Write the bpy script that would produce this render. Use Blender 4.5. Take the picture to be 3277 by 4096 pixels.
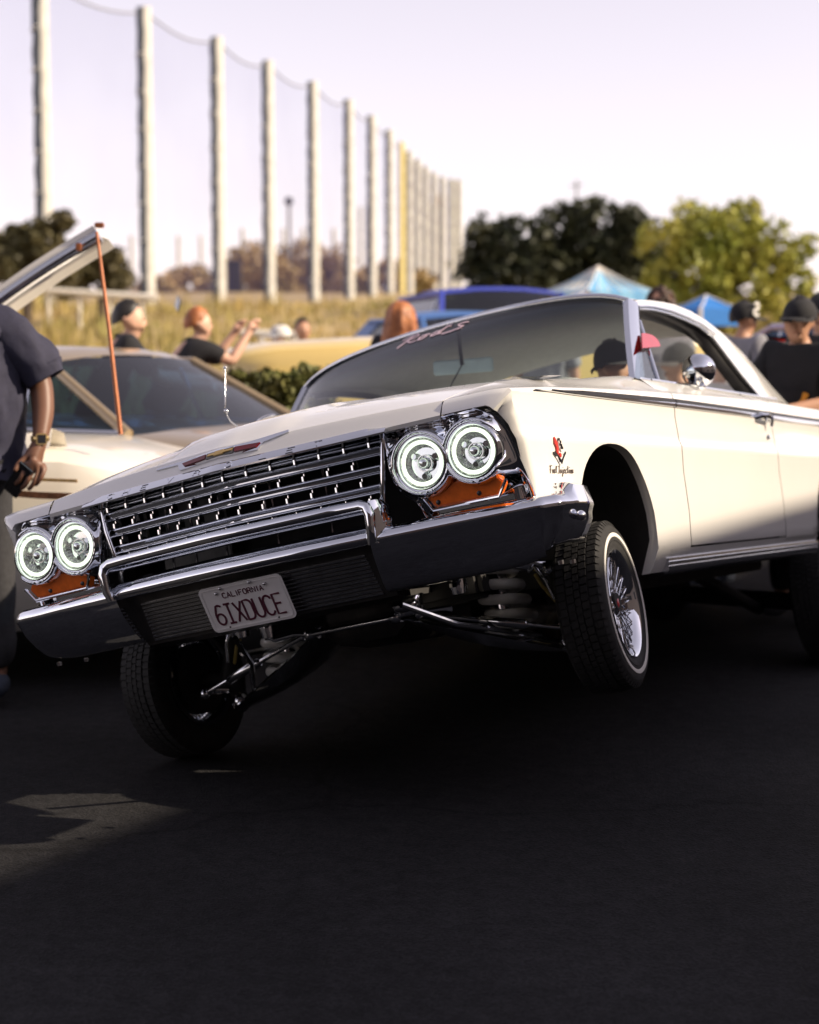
import bpy, bmesh, math, random
from mathutils import Vector, Matrix, noise
R = math.radians
rnd = random.Random(7)
for o in list(bpy.data.objects):
    bpy.data.objects.remove(o)
sc = bpy.context.scene
col = sc.collection

# ---------------------------------------------------------------- camera
CAM_H, PITCH = 1.530, 0.095
cam_d = bpy.data.cameras.new('camera')
cam = bpy.data.objects.new('camera', cam_d)
col.objects.link(cam)
cam.location = (0, 0, CAM_H)
cam.rotation_euler = (math.pi / 2 - PITCH, 0, 0)
cam_d.sensor_fit = 'HORIZONTAL'
cam_d.sensor_width = 24.0
cam_d.lens = 50.0
cam_d.clip_start, cam_d.clip_end = 0.05, 3000
cam_d.dof.use_dof = True
cam_d.dof.focus_distance = 5.2
cam_d.dof.aperture_fstop = 1.8
sc.camera = cam

# ---------------------------------------------------------------- light
SUN_AZ, SUN_EL = R(99), R(31)
world = bpy.data.worlds.new('World')
sc.world = world
world.use_nodes = True
wn = world.node_tree
wn.nodes.clear()
wo = wn.nodes.new('ShaderNodeOutputWorld')
wb = wn.nodes.new('ShaderNodeBackground')
sky = wn.nodes.new('ShaderNodeTexSky')
sky.sky_type = 'NISHITA'
sky.sun_disc = False
sky.sun_elevation = SUN_EL
sky.sun_rotation = SUN_AZ
sky.air_density = 1.0
sky.dust_density = 0.3
sky.ozone_density = 1.0
hs = wn.nodes.new('ShaderNodeHueSaturation')
hs.inputs['Saturation'].default_value = 0.35
mx = wn.nodes.new('ShaderNodeMix')
mx.data_type = 'RGBA'
mx.blend_type = 'MULTIPLY'
mx.inputs[0].default_value = 1.0
mx.inputs[7].default_value = (1.0, 0.85, 0.875, 1)
wn.links.new(sky.outputs[0], hs.inputs['Color'])
wn.links.new(hs.outputs[0], mx.inputs[6])
wn.links.new(mx.outputs[2], wb.inputs['Color'])
wb.inputs['Strength'].default_value = 0.15
wn.links.new(wb.outputs[0], wo.inputs['Surface'])
sun_d = bpy.data.lights.new('sun', 'SUN')
sun_d.energy = 5.0
sun_d.angle = R(0.5)
sun_d.color = (1.0, 0.84, 0.64)
sun = bpy.data.objects.new('sun', sun_d)
col.objects.link(sun)
sv = Vector((math.sin(SUN_AZ) * math.cos(SUN_EL), math.cos(SUN_AZ) * math.cos(SUN_EL), math.sin(SUN_EL)))
sun.rotation_euler = sv.to_track_quat('Z', 'Y').to_euler()
sun.location = (20, -5, 20)
sc.view_settings.view_transform = 'Standard'
sc.view_settings.look = 'None'
sc.view_settings.exposure = 0.56
sc.view_settings.gamma = 1.0
sc.view_settings.use_curve_mapping = False

# ---------------------------------------------------------------- helpers
def mat(name, colr, rough=0.5, metal=0.0, noise_amt=0.0, nscale=20.0, bump=0.0, bscale=200.0, coat=0.0, emit=None, estr=0.0, alpha=None, trans=0.0, spec=0.5, rough_var=0.0, col2=None, coords='Object'):
    m = bpy.data.materials.new(name)
    m.use_nodes = True
    nt = m.node_tree
    b = nt.nodes['Principled BSDF']
    b.inputs['Base Color'].default_value = (*colr, 1)
    b.inputs['Roughness'].default_value = rough
    b.inputs['Metallic'].default_value = metal
    b.inputs['Specular IOR Level'].default_value = spec
    if coat:
        b.inputs['Coat Weight'].default_value = coat
        b.inputs['Coat Roughness'].default_value = 0.05
    if trans:
        b.inputs['Transmission Weight'].default_value = trans
    if emit:
        b.inputs['Emission Color'].default_value = (*emit, 1)
        b.inputs['Emission Strength'].default_value = estr
    if noise_amt or bump or rough_var or col2:
        tc = nt.nodes.new('ShaderNodeTexCoord')
        n = nt.nodes.new('ShaderNodeTexNoise')
        n.inputs['Scale'].default_value = nscale
        n.inputs['Detail'].default_value = 6
        n.inputs['Roughness'].default_value = 0.62
        nt.links.new(tc.outputs[coords], n.inputs['Vector'])
        if noise_amt or col2:
            cr = nt.nodes.new('ShaderNodeMix')
            cr.data_type = 'RGBA'
            c2 = col2 if col2 else tuple(c * (1 + noise_amt) for c in colr)
            c1 = colr if col2 else tuple(c * (1 - noise_amt) for c in colr)
            cr.inputs[6].default_value = (*c1, 1)
            cr.inputs[7].default_value = (*c2, 1)
            mr = nt.nodes.new('ShaderNodeMapRange')
            mr.inputs[1].default_value = 0.35
            mr.inputs[2].default_value = 0.65
            nt.links.new(n.outputs['Fac'], mr.inputs[0])
            nt.links.new(mr.outputs[0], cr.inputs[0])
            nt.links.new(cr.outputs[2], b.inputs['Base Color'])
        if rough_var:
            mr2 = nt.nodes.new('ShaderNodeMapRange')
            mr2.inputs[1].default_value = 0.3
            mr2.inputs[2].default_value = 0.7
            mr2.inputs[3].default_value = max(0.02, rough - rough_var)
            mr2.inputs[4].default_value = rough + rough_var
            nt.links.new(n.outputs['Fac'], mr2.inputs[0])
            nt.links.new(mr2.outputs[0], b.inputs['Roughness'])
        if bump:
            n2 = nt.nodes.new('ShaderNodeTexNoise')
            n2.inputs['Scale'].default_value = bscale
            n2.inputs['Detail'].default_value = 4
            nt.links.new(tc.outputs[coords], n2.inputs['Vector'])
            bp = nt.nodes.new('ShaderNodeBump')
            bp.inputs['Strength'].default_value = bump
            bp.inputs['Distance'].default_value = 0.01
            nt.links.new(n2.outputs['Fac'], bp.inputs['Height'])
            nt.links.new(bp.outputs[0], b.inputs['Normal'])
    return m

def glass(name, tint, gloss=0.9, dark_band=None):
    m = bpy.data.materials.new(name)
    m.use_nodes = True
    nt = m.node_tree
    nt.nodes.clear()
    out = nt.nodes.new('ShaderNodeOutputMaterial')
    tr = nt.nodes.new('ShaderNodeBsdfTransparent')
    tr.inputs[0].default_value = (*tint, 1)
    gl = nt.nodes.new('ShaderNodeBsdfGlossy')
    gl.inputs['Roughness'].default_value = 0.02
    gl.inputs[0].default_value = (gloss, gloss, gloss, 1)
    fr = nt.nodes.new('ShaderNodeFresnel')
    fr.inputs[0].default_value = 1.5
    ge = nt.nodes.new('ShaderNodeNewGeometry'); io = nt.nodes.new('ShaderNodeMapRange')   # same reflectance from both faces of a thin pane
    io.inputs[3].default_value, io.inputs[4].default_value = 1.5, 1 / 1.5
    nt.links.new(ge.outputs['Backfacing'], io.inputs[0]); nt.links.new(io.outputs[0], fr.inputs[0])
    mxs = nt.nodes.new('ShaderNodeMixShader')
    nt.links.new(fr.outputs[0], mxs.inputs[0])
    nt.links.new(tr.outputs[0], mxs.inputs[1])
    nt.links.new(gl.outputs[0], mxs.inputs[2])
    nt.links.new(mxs.outputs[0], out.inputs[0])
    if dark_band:
        tc = nt.nodes.new('ShaderNodeTexCoord')
        sx = nt.nodes.new('ShaderNodeSeparateXYZ')
        mr = nt.nodes.new('ShaderNodeMapRange')
        mr.interpolation_type = 'SMOOTHSTEP'
        mr.inputs[1].default_value, mr.inputs[2].default_value = dark_band[0], dark_band[1]
        cm = nt.nodes.new('ShaderNodeMix')
        cm.data_type = 'RGBA'
        cm.inputs[6].default_value = (*tint, 1)
        cm.inputs[7].default_value = (*dark_band[2], 1)
        nt.links.new(tc.outputs['Object'], sx.inputs[0])
        nt.links.new(sx.outputs['Z'], mr.inputs[0])
        nt.links.new(mr.outputs[0], cm.inputs[0])
        nt.links.new(cm.outputs[2], tr.inputs[0])
    return m

def lerp(a, b, t): return a + (b - a) * t
def clamp(x, a=0.0, b=1.0): return max(a, min(b, x))
def sstep(a, b, x):
    t = clamp((x - a) / (b - a)); return t * t * (3 - 2 * t)
def knots(K, x):
    if K[0][0] > K[-1][0]: K = K[::-1]
    if x <= K[0][0]: return K[0][1]
    for (x0, y0), (x1, y1) in zip(K, K[1:]):
        if x <= x1: return lerp(y0, y1, (x - x0) / (x1 - x0))
    return K[-1][1]

def link_obj(name, me, parent=None, m=None, smooth=None):
    o = bpy.data.objects.new(name, me)
    col.objects.link(o)
    if parent: o.parent = parent
    if m:
        for q in (m if isinstance(m, (list, tuple)) else [m]): me.materials.append(q)
    if smooth is not None and hasattr(me, 'polygons'):
        me.polygons.foreach_set('use_smooth', [True] * len(me.polygons))
        if smooth: me.set_sharp_from_angle(angle=R(smooth))
    return o

class MB:
    """collects shapes into one mesh"""
    def __init__(s): s.v = []; s.f = []; s.mi = []
    def add(s, vs, fs, mi=0):
        b = len(s.v); s.v += [tuple(v) for v in vs]; s.f += [tuple(i + b for i in f) for f in fs]; s.mi += [mi] * len(fs); return s
    def box(s, lo, hi, mi=0, mtx=None):
        x0, y0, z0 = lo; x1, y1, z1 = hi
        v = [(x0,y0,z0),(x1,y0,z0),(x1,y1,z0),(x0,y1,z0),(x0,y0,z1),(x1,y0,z1),(x1,y1,z1),(x0,y1,z1)]
        if mtx: v = [mtx @ Vector(q) for q in v]
        return s.add(v, [(0,3,2,1),(4,5,6,7),(0,1,5,4),(1,2,6,5),(2,3,7,6),(3,0,4,7)], mi)
    def grid(s, P, mi=0, flip=False, closeu=False, closev=False):
        nu, nv = len(P), len(P[0]); vs = [p for r in P for p in r]; fs = []
        for i in range(nu if closeu else nu - 1):
            for j in range(nv if closev else nv - 1):
                a = i * nv + j; b = ((i + 1) % nu) * nv + j; c = ((i + 1) % nu) * nv + (j + 1) % nv; d = i * nv + (j + 1) % nv
                fs.append((a, d, c, b) if flip else (a, b, c, d))
        return s.add(vs, fs, mi)
    def tube(s, pts, r, n=8, mi=0, cap=True, closed=False):
        pts = [Vector(p) for p in pts]; rr = r if isinstance(r, (list, tuple)) else [r] * len(pts)
        rows = []; up = None
        for i, p in enumerate(pts):
            if closed: t = pts[(i + 1) % len(pts)] - pts[i - 1]
            else: t = pts[min(i + 1, len(pts) - 1)] - pts[max(i - 1, 0)]
            t.normalize()
            if up is None: up = t.orthogonal().normalized()
            up = (up - t * up.dot(t))
            up = up.normalized() if up.length > 1e-6 else t.orthogonal().normalized()
            w = t.cross(up)
            rows.append([p + (up * math.cos(2 * math.pi * k / n) + w * math.sin(2 * math.pi * k / n)) * rr[i] for k in range(n)])
        s.grid(rows, mi, closeu=closed, closev=True)
        if cap and not closed:
            b = len(s.v) - len(rows) * n
            s.f.append(tuple(b + k for k in range(n - 1, -1, -1)) if False else tuple(b + k for k in range(n))); s.mi.append(mi)
            e = len(s.v) - n
            s.f.append(tuple(e + k for k in range(n - 1, -1, -1))); s.mi.append(mi)
        return s
    def lathe(s, prof, o=(0,0,0), n=32, axis='y', mi=0, closed=False):
        rows = []
        for k in range(n):
            a = 2 * math.pi * k / n; ca, sa = math.cos(a), math.sin(a); row = []
            for r, h in prof:
                if axis == 'y': q = (o[0] + r * ca, o[1] + h, o[2] + r * sa)
                elif axis == 'z': q = (o[0] + r * ca, o[1] + r * sa, o[2] + h)
                else: q = (o[0] + h, o[1] + r * ca, o[2] + r * sa)
                row.append(q)
            rows.append(row)
        return s.grid(rows, mi, closeu=True, closev=closed)
    def prism(s, poly, d, mi=0):
        """poly: list of 3D points (flat), d: extrusion vector"""
        n = len(poly); d = Vector(d); a = [Vector(p) for p in poly]; b = [p + d for p in a]
        return s.add(a + b, [tuple(range(n))[::-1], tuple(range(n, 2 * n))] + [(i, (i + 1) % n, n + (i + 1) % n, n + i) for i in range(n)], mi)
    def ell(s, c, r, nu=16, nv=10, mi=0, mtx=None, zmin=-1.0):
        rows = []
        for i in range(nv + 1):
            z = lerp(1, zmin, i / nv); ph = math.acos(clamp(lerp(1, -1, i / nv) if zmin == -1 else z, -1, 1)) if zmin != -1 else math.pi * i / nv
            row = []
            for k in range(nu):
                a = 2 * math.pi * k / nu
                q = Vector((r[0] * math.sin(ph) * math.cos(a), r[1] * math.sin(ph) * math.sin(a), r[2] * math.cos(ph)))
                if mtx: q = mtx @ q
                row.append(q + Vector(c))
            rows.append(row)
        return s.grid(rows, mi, closev=True)
    def mirror_y(s):
        s.v = [(x, -y, z) for x, y, z in s.v]; s.f = [f[::-1] for f in s.f]; return s
    def build(s, name, m, parent=None, smooth=35, bevel=0, clean=True, bseg=2, fix=True):
        me = bpy.data.meshes.new(name)
        bm = bmesh.new(); vv = [bm.verts.new(v) for v in s.v]
        for f, mi in zip(s.f, s.mi):
            try:
                fc = bm.faces.new([vv[i] for i in f]); fc.material_index = mi
            except ValueError: pass
        if clean:
            bmesh.ops.remove_doubles(bm, verts=bm.verts, dist=1e-5)
            bmesh.ops.dissolve_degenerate(bm, edges=bm.edges, dist=1e-6)
        if fix: bmesh.ops.recalc_face_normals(bm, faces=bm.faces)
        if bevel:
            es = [e for e in bm.edges if len(e.link_faces) == 2 and e.calc_face_angle(0) > R(30)]
            bmesh.ops.bevel(bm, geom=es, offset=bevel, segments=bseg, affect='EDGES', clamp_overlap=True)
        bm.to_mesh(me); bm.free()
        return link_obj(name, me, parent, m, smooth)

def tag(o, label=None, cat=None, group=None, kind=None):
    if label: o['label'] = label
    if cat: o['category'] = cat
    if group: o['group'] = group
    if kind: o['kind'] = kind
    return o
def empty(name, loc=(0,0,0), rz=0.0, **k):
    o = bpy.data.objects.new(name, None); col.objects.link(o); o.location = loc; o.rotation_euler = (0, 0, rz)
    o.empty_display_size = 0.1
    return tag(o, **k)

# stroke lettering: polylines in a unit box (x 0..1, z 0..1)
def arc(cx, cy, rx, ry, a0, a1, n=10):
    return [(cx + rx * math.cos(R(lerp(a0, a1, i / n))), cy + ry * math.sin(R(lerp(a0, a1, i / n)))) for i in range(n + 1)]
GL = {
 'C': [arc(.5,.72,.5,.28,20,180)[:]+arc(.5,.28,.5,.28,180,340)],
 'A': [[(0,0),(.5,1),(1,0)],[(.2,.36),(.8,.36)]],
 'L': [[(0,1),(0,0),(1,0)]], 'I': [[(.5,0),(.5,1)]],
 '|': [[(.5,0),(.5,1)],[(.1,0),(.9,0)],[(.1,1),(.9,1)]],
 'F': [[(0,0),(0,1),(1,1)],[(0,.52),(.8,.52)]],
 'O': [arc(.5,.7,.5,.3,0,180)+arc(.5,.3,.5,.3,180,360)+[(1,.7)]],
 'R': [[(0,0),(0,1),(.6,1)]+arc(.6,.76,.4,.24,90,-90)+[(0,.52)],[(.5,.52),(1,0)]],
 'N': [[(0,0),(0,1),(1,0),(1,1)]],
 '6': [arc(.55,.85,.45,.15,30,120,4)+[(0,.55),(0,.28)]+arc(.5,.28,.5,.28,180,360)+arc(.5,.3,.5,.26,0,180)],
 'X': [[(0,0),(1,1)],[(0,1),(1,0)]],
 'D': [[(0,0),(0,1),(.5,1)]+arc(.5,.7,.5,.3,90,0)+arc(.5,.3,.5,.3,0,-90)+[(0,0)]],
 'U': [[(0,1),(0,.28)]+arc(.5,.28,.5,.28,180,360)+[(1,1)]],
 'E': [[(1,0),(0,0),(0,1),(1,1)],[(0,.52),(.8,.52)]],
 'H': [[(0,0),(0,1)],[(1,0),(1,1)],[(0,.5),(1,.5)]],
 'V': [[(0,1),(.5,0),(1,1)]], 'T': [[(0,1),(1,1)],[(.5,1),(.5,0)]],
 'S': [arc(.5,.75,.45,.25,30,270)+arc(.5,.25,.45,.25,90,-150)],
}
def ribbon(mb, pts, w, to3, h, mi=0):
    """flat raised ribbon along 2D pts, to3 maps (x,z,height)->3D"""
    n = len(pts); L = []; Rr = []
    for i in range(n):
        a = pts[max(i - 1, 0)]; b = pts[min(i + 1, n - 1)]
        dx, dz = b[0] - a[0], b[1] - a[1]; l = math.hypot(dx, dz) or 1e-6
        nx, nz = -dz / l * w / 2, dx / l * w / 2
        L.append((pts[i][0] + nx, pts[i][1] + nz)); Rr.append((pts[i][0] - nx, pts[i][1] - nz))
    rows = [[to3(*L[i], 0), to3(*L[i], h), to3(*Rr[i], h), to3(*Rr[i], 0)] for i in range(n)]
    mb.grid(rows, mi, closev=True)
    mb.add(rows[0], [(0, 1, 2, 3)], mi); mb.add(rows[-1], [(3, 2, 1, 0)], mi)
def glyph(mb, ch, x, z, w, h, sw, to3, ht, slant=0.0):
    for pl in GL[ch]:
        pts = [(x + px * w + slant * pz * h, z + pz * h) for px, pz in pl]
        ribbon(mb, pts, sw, to3, ht)
# ================================================================ MATERIALS
M_white = mat('cream_white_paint', (.76,.75,.725), .26, coat=.7, noise_amt=.015, nscale=3)
M_chrome = mat('chrome', (.78,.80,.84), .045, 1.0, rough_var=.015, nscale=6)
M_chrome_soft = mat('brushed_chrome', (.66,.67,.69), .16, 1.0, rough_var=.05, nscale=30)
M_black = mat('black_rubber', (.012,.012,.013), .65, noise_amt=.3, nscale=60, bump=.15)
M_tyre = mat('tyre_rubber', (.013,.0125,.0125), .8, noise_amt=.35, nscale=30, bump=.2, bscale=120)
M_under = mat('dark_underbody', (.014,.013,.013), .7, noise_amt=.4, nscale=12)
M_whitewall = mat('whitewall_rubber', (.70,.68,.63), .6, noise_amt=.05, nscale=40)
M_amber = mat('amber_lens', (.80,.16,.02), .12, noise_amt=.10, nscale=40, coat=.5)
M_halo = mat('halo_light', (.9,.95,.85), .3, emit=(.90,1.0,.80), estr=.95)
M_lens = glass('lamp_glass', (.93,.95,.94))
M_reflector = mat('lamp_reflector', (.62,.62,.60), .22, 1.0, bump=.9, bscale=55)
M_windscreen = glass('windscreen_glass', (.80,.89,.90), dark_band=(1.20,1.37,(.035,.06,.11)))
M_window = glass('clear_window_glass', (.82,.86,.86))
M_redglass = mat('red_acrylic', (.36,.004,.010), .15, coat=.2, noise_amt=.05)
M_red = mat('red_enamel', (.14,.008,.014), .25, coat=.5, noise_amt=.1)
M_flagred = mat('flag_red_enamel', (.65,.04,.03), .3, noise_amt=.08)
M_gold = mat('gold_enamel', (.72,.50,.20), .28, .7, noise_amt=.1)
M_blk = mat('black_paint', (.01,.01,.012), .3, noise_amt=.2)
M_plate = mat('plate_white_enamel', (.72,.70,.69), .45, noise_amt=.04, nscale=25)
M_plateink = mat('plate_maroon_ink', (.085,.012,.03), .5, noise_amt=.1)
M_grey = mat('grey_metal', (.22,.22,.21), .5, .3, noise_amt=.25, nscale=10)
M_spring = mat('grey_painted_spring', (.80,.78,.73), .30, noise_amt=.08, nscale=25, coat=.4)
M_cream = mat('cream_vinyl', (.72,.71,.68), .55, noise_amt=.06, nscale=15, bump=.1)
M_headliner = mat('beige_headliner', (.72,.71,.66), .85, noise_amt=.06, nscale=30)
M_dash = mat('dark_dash', (.035,.045,.06), .4, noise_amt=.15)
M_pink = mat('pink_white_vinyl', (.75,.55,.62), .4, noise_amt=.05)
M_ribdark = mat('dark_ribbed_pan', (.10,.095,.09), .30, .8, noise_amt=.2, nscale=15)
M_yellowhose = mat('yellow_hose', (.55,.42,.12), .4, noise_amt=.1)
M_wirered = mat('red_hub_emblem', (.40,.02,.03), .3, noise_amt=.1)

# ================================================================ LOWRIDER CAR (x forward, y to its left, z up)
CAR_M = Matrix(((-0.44819854,0.87497242,-0.18314294,-0.02932512),(-0.89104876,-0.42082854,0.17010423,5.93172538),(0.07176474,0.23942975,0.96825782,0.32419512),(0,0,0,1)))
car = empty('lowrider_car', label='cream white vintage two-door lowrider tilted on hydraulics with one front wheel raised', cat='car')
car.matrix_world = CAR_M

YK = [(.20,.84),(.26,.905),(.33,.944),(.45,.960),(.60,.969),(.69,.981),(.715,.975),(.80,.977),(.84,.983),(.88,.983),(1.2,.983)]
XS = [(-4.5,.93),(-3.9,.975),(-3,1.0),(-1.5,1.0),(-.7,.993),(0,.985),(.45,.980),(.84,.972)]
ZS = [(-4.5,.90),(-3,.925),(-2.2,.925),(-1.5,.913),(-.85,.898),(-.3,.885),(.1,.872),(.5,.856),(.84,.836)]
def yside(x, z): return knots(YK, z) * knots(XS, x)
def zsh(x): return knots(ZS, x)
ZG = [(-.62,.985),(-.2,.972),(.2,.948),(.4,.925),(.6,.892),(.7,.872),(.80,.849),(.84,.803)]
def zgap(x): return knots(ZG, x)
YG = .735
def crown(x): return knots([(-.62,.040),(0,.055),(.5,.052),(.7,.045),(.80,.018),(.84,0)], x)
def hoodz(x, y):
    t = abs(y) / YG
    rid = .014 * sstep(.24, .16, abs(y)) * sstep(.80, .72, x) * sstep(-.55, -.2, x)
    return zgap(x) + crown(x) * (1 - t ** 2.2) + rid
def vee(x, y): return .088 * (1 - abs(y) / YG) * sstep(-.1, .84, x)
def arch_z(x):
    d = abs(x - .06) / .362
    return .30 + .385 * max(0, 1 - d ** 2.4) ** (1 / 2.4) if d < 1 else .25
def xfront(z): return knots([(.30,.62),(.53,.69),(.70,.762),(.79,.80),(.86,.80)], z)

def side_surface(xs, zlow, bulge=None, top_inner=None, shear=False):
    """grid columns: top inner edge -> shoulder -> down the side to zlow(x)"""
    rows = []
    for xb in xs:
        P = []
        zs = zsh(xb); ysh = yside(xb, zs)
        yi, zi = top_inner(xb)
        for t in (0, .25, .5, .75, .9):
            P.append((xb, lerp(yi, ysh - .045, t), lerp(zi, zs + .006, t) + (bulge(xb) * math.sin(math.pi * t) if bulge else 0)))
        for a in (70, 50, 30, 12):
            P.append((xb, ysh - .022 + .022 * math.cos(R(a)), zs - .016 + .018 * math.sin(R(a))))
        zl = zlow(xb)
        for zk in (.86,.84,.82,.80,.765,.735,.715,.70,.69,.675,.64,.60,.55,.50,.45,.40,.36,.33,.30,.27,.25):
            z = max(min(zk, zs - .02), zl)
            P.append((xb, yside(xb, z), z))
        if shear:
            P = [(p[0] + (xfront(p[2]) - .80) * clamp((xb - .44) / .36), p[1], p[2]) for p in P]
        rows.append(P)
    return rows

def panel(name, rows, m, flange_front=False, mirror=False, parent=car, thick=.012):
    mb = MB(); mb.grid(rows)
    # return edges so that the sheet has depth
    def inset(P, dx):
        return [(p[0] + dx, p[1] * .985 - .012, p[2] - .004) for p in P]
    if flange_front:
        inn = []
        for k, p in enumerate(rows[0]):
            if k < 5: inn.append((.838, p[1] * (.985 if k > 2 else 1), .803 - .004 * k / 4))
            elif k < 9: q = (k - 4) / 4; inn.append((.836, lerp(.888, .902, q), lerp(.797, .782, q)))
            else:
                z = min(p[2], .775); inn.append((xfront(z) + .022, min(knots([(.73,p[1]-.022),(.775,.905)], z), p[1] - .02), z))
        mid = [tuple(lerp(a, b, .35) + (.006 if i_ == 0 else 0) for i_, (a, b) in enumerate(zip(p, q))) for p, q in zip(rows[0], inn)]
        mb.grid([rows[0], mid, inn, [(q[0] - .07, q[1], q[2]) for q in inn]])
    else:
        mb.grid([rows[0], inset(rows[0], -.02)])
    mb.grid([rows[-1], inset(rows[-1], .012)])
    low = [r[-1] for r in rows]
    mb.grid([low, [(p[0], p[1] - .03, p[2]) for p in low]])
    if mirror: mb.mirror_y()
    return mb.build(name, m, parent, smooth=40)

arch_xs = [.06 + .362 * math.sin(R(a)) for a in range(-90, 91, 6)]
fx = sorted(set([-.665, -.60, -.54, -.48, -.42, -.36, -.31] + [-.3021] + arch_xs + [.4225, .46, .52, .58, .64, .70, .74, .77, .785, .80]))[::-1]
def fz(x):
    if x > .4222: return .50
    if x > .06: return max(arch_z(x), .47)
    if x < -.302: return .25
    return arch_z(x)
def ftop(x): return (YG + .003, zgap(x))
frows = side_surface(fx, fz, top_inner=ftop, shear=True, bulge=lambda x: .042 * sstep(.0, -.62, x))
for s in (0, 1):
    fen = panel('front_fender', frows, M_white, flange_front=True, mirror=bool(s))
    # wheel-well liner
    mb = MB()
    pts = [(x, arch_z(x)) for x in arch_xs if not (x > .06 and arch_z(x) < .44)]
    mb.grid([[(x, yside(x, z) - .03, z) for x, z in pts], [(x, .66, z + .01) for x, z in pts], [(x, .38, z + .03) for x, z in pts]])
    mb.add([(.45,.38,.44),(.45,.38,.75),(-.34,.38,.75),(-.34,.38,.30),(.0,.38,.40)], [(0,1,2,3,4)])
    if s: mb.mirror_y()
    mb.build('wheel_well', M_under, car)

# doors
def dtop(x): return (.868, knots([(-2.7,.975),(-.6,.968)], x))
dx = [lerp(-.673, -2.015, t / 20) for t in range(21)]
qx = [lerp(-2.023, -4.45, t / 30) for t in range(31)]
def qz(x):
    d = abs(x + 3.02) / .40
    return .32 + .30 * max(0, 1 - d ** 2.4) ** (1 / 2.4) if d < 1 else .30
drows = side_surface(dx, lambda x: .328, top_inner=dtop)
qrows = side_surface(qx, qz, top_inner=lambda x: (.868 if x > -2.7 else lerp(.868,.70,clamp((-2.7-x)/1.7)), knots([(-4.5,.90),(-2.7,.975),(-2,.975)], x)))
for s in (0, 1):
    door = panel('door', drows, M_white, mirror=bool(s))
    panel('quarter_panel', qrows, M_white, mirror=bool(s))
    sg = -1 if s else 1
    # sill below the door
    mb = MB()
    mb.grid([[(x, yside(x, z), z) for z in (.322,.31,.298,.29)] for x in [lerp(-.44,-2.62,t/10) for t in range(11)]])
    if s: mb.mirror_y()
    mb.build('sill', M_white, car)
    # rocker moulding: ribbed bright strip
    mb = MB(); prof = [(.292,.002),(.292,.012),(.283,.014),(.279,.008),(.275,.014),(.268,.015),(.264,.009),(.260,.014),(.250,.013),(.240,.004),(.236,-.02)]
    mb.grid([[(x, yside(x, .29) - .004 + d - (.29 - z) * .25, z) for z, d in prof] for x in [lerp(-.43,-2.64,t/12) for t in range(13)]])
    mb.add([(-.43, yside(-.43,.29)-.004+d-(.29-z)*.25, z) for z, d in prof] + [(-.43,.88,.292)], [tuple(range(len(prof)+1))])
    if s: mb.mirror_y()
    mb.build('rocker_moulding', M_chrome_soft, car)
    # belt spear: bright strip with dark fill line
    mb = MB(); rows = []
    sx = [.640,.60,.52,.40,.25,.05,-.2,-.45,-.664]
    def strip(xs_, taper):
        rows = []
        for x in xs_:
            w = sstep(.645, .30, x) if taper else 1
            zt = lerp(.838, knots([(-3,.872),(-.67,.868),(.12,.856),(.6,.846)], x), w); zb = lerp(.836, .834, w)
            rows.append([(x, yside(x, z) + d, z) for z, d in ((zt,-.002),(zt-.002,.008),(lerp(zt,zb,.30),.007),(lerp(zt,zb,.5),.009),(zb+.002,.008),(zb,-.002))])
        return rows
    def dark(xs_, t0):
        rows = []
        for x in xs_:
            w = sstep(.60, .1, x) if t0 else 1
            zt = lerp(.847, knots([(-3,.872),(-.67,.868),(.12,.856),(.6,.846)], x), w)
            hgt = .012 * w + .001
            rows.append([(x, yside(x, z) + d, z) for z, d in ((zt-.003,.006),(zt-.004,.0095),(zt-.004-hgt,.0095),(zt-.005-hgt,.006))])
        return rows
    for nm, xs_, tp in (('fender', sx, 1), ('door', [-.675,-1,-1.4,-1.75,-2.013], 0), ('quarter', [-2.025,-2.5,-3,-3.6,-4.2], 0)):
        mb = MB(); mb.grid(strip(xs_, tp)); md = MB(); md.grid(dark([q for q in xs_ if q < .58], tp))
        if s: mb.mirror_y(); md.mirror_y()
        sp = mb.build('belt_moulding', M_chrome, car); md.build('moulding_insert', M_blk, sp)
    # door handle: pull with push button
    mb = MB()
    mb.tube([(-1.745,.985,.836),(-1.755,1.012,.838),(-1.80,1.020,.838),(-1.86,1.018,.834),(-1.90,1.012,.828),(-1.915,.985,.828)], [.009,.010,.011,.010,.009,.008], 8)
    mb.ell((-1.775,1.0,.842),(.028,.02,.014))
    mb.tube([(-1.91,.985,.828),(-1.915,1.008,.815),(-1.905,1.005,.795)], [.010,.010,.006], 8)
    if s: mb.mirror_y()
    hd = mb.build('door_handle', M_chrome, car)
    mb = MB(); mb.lathe([(0,.008),(.010,.008),(.012,0),(0,0)], (-1.90, .982, .755), 14)
    if s: mb.mirror_y()
    mb.build('key_lock', M_chrome, hd)

# dark structure behind the shut lines
mb = MB()
mb.grid([[(x, yside(x, z) - .035, z) for z in (.30,.45,.60,.70,.80,.86)] for x in (-.60,-.72,-.85)])
mb.grid([[(x, yside(x, z) - .035, z) for z in (.34,.45,.60,.70,.80,.88)] for x in (-1.9,-2.02,-2.15)])
mb.grid([[(x, YG - .05, zgap(x) - .03), (x, YG + .05, zgap(x) - .03)] for x in (.78,.5,.2,-.2,-.6)])
k = len(mb.v); vs = list(mb.v); fs = list(mb.f)
mb.add([(x,-y,z) for x,y,z in vs], [f[::-1] for f in fs])
mb.build('inner_frame', M_under, car)

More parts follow.
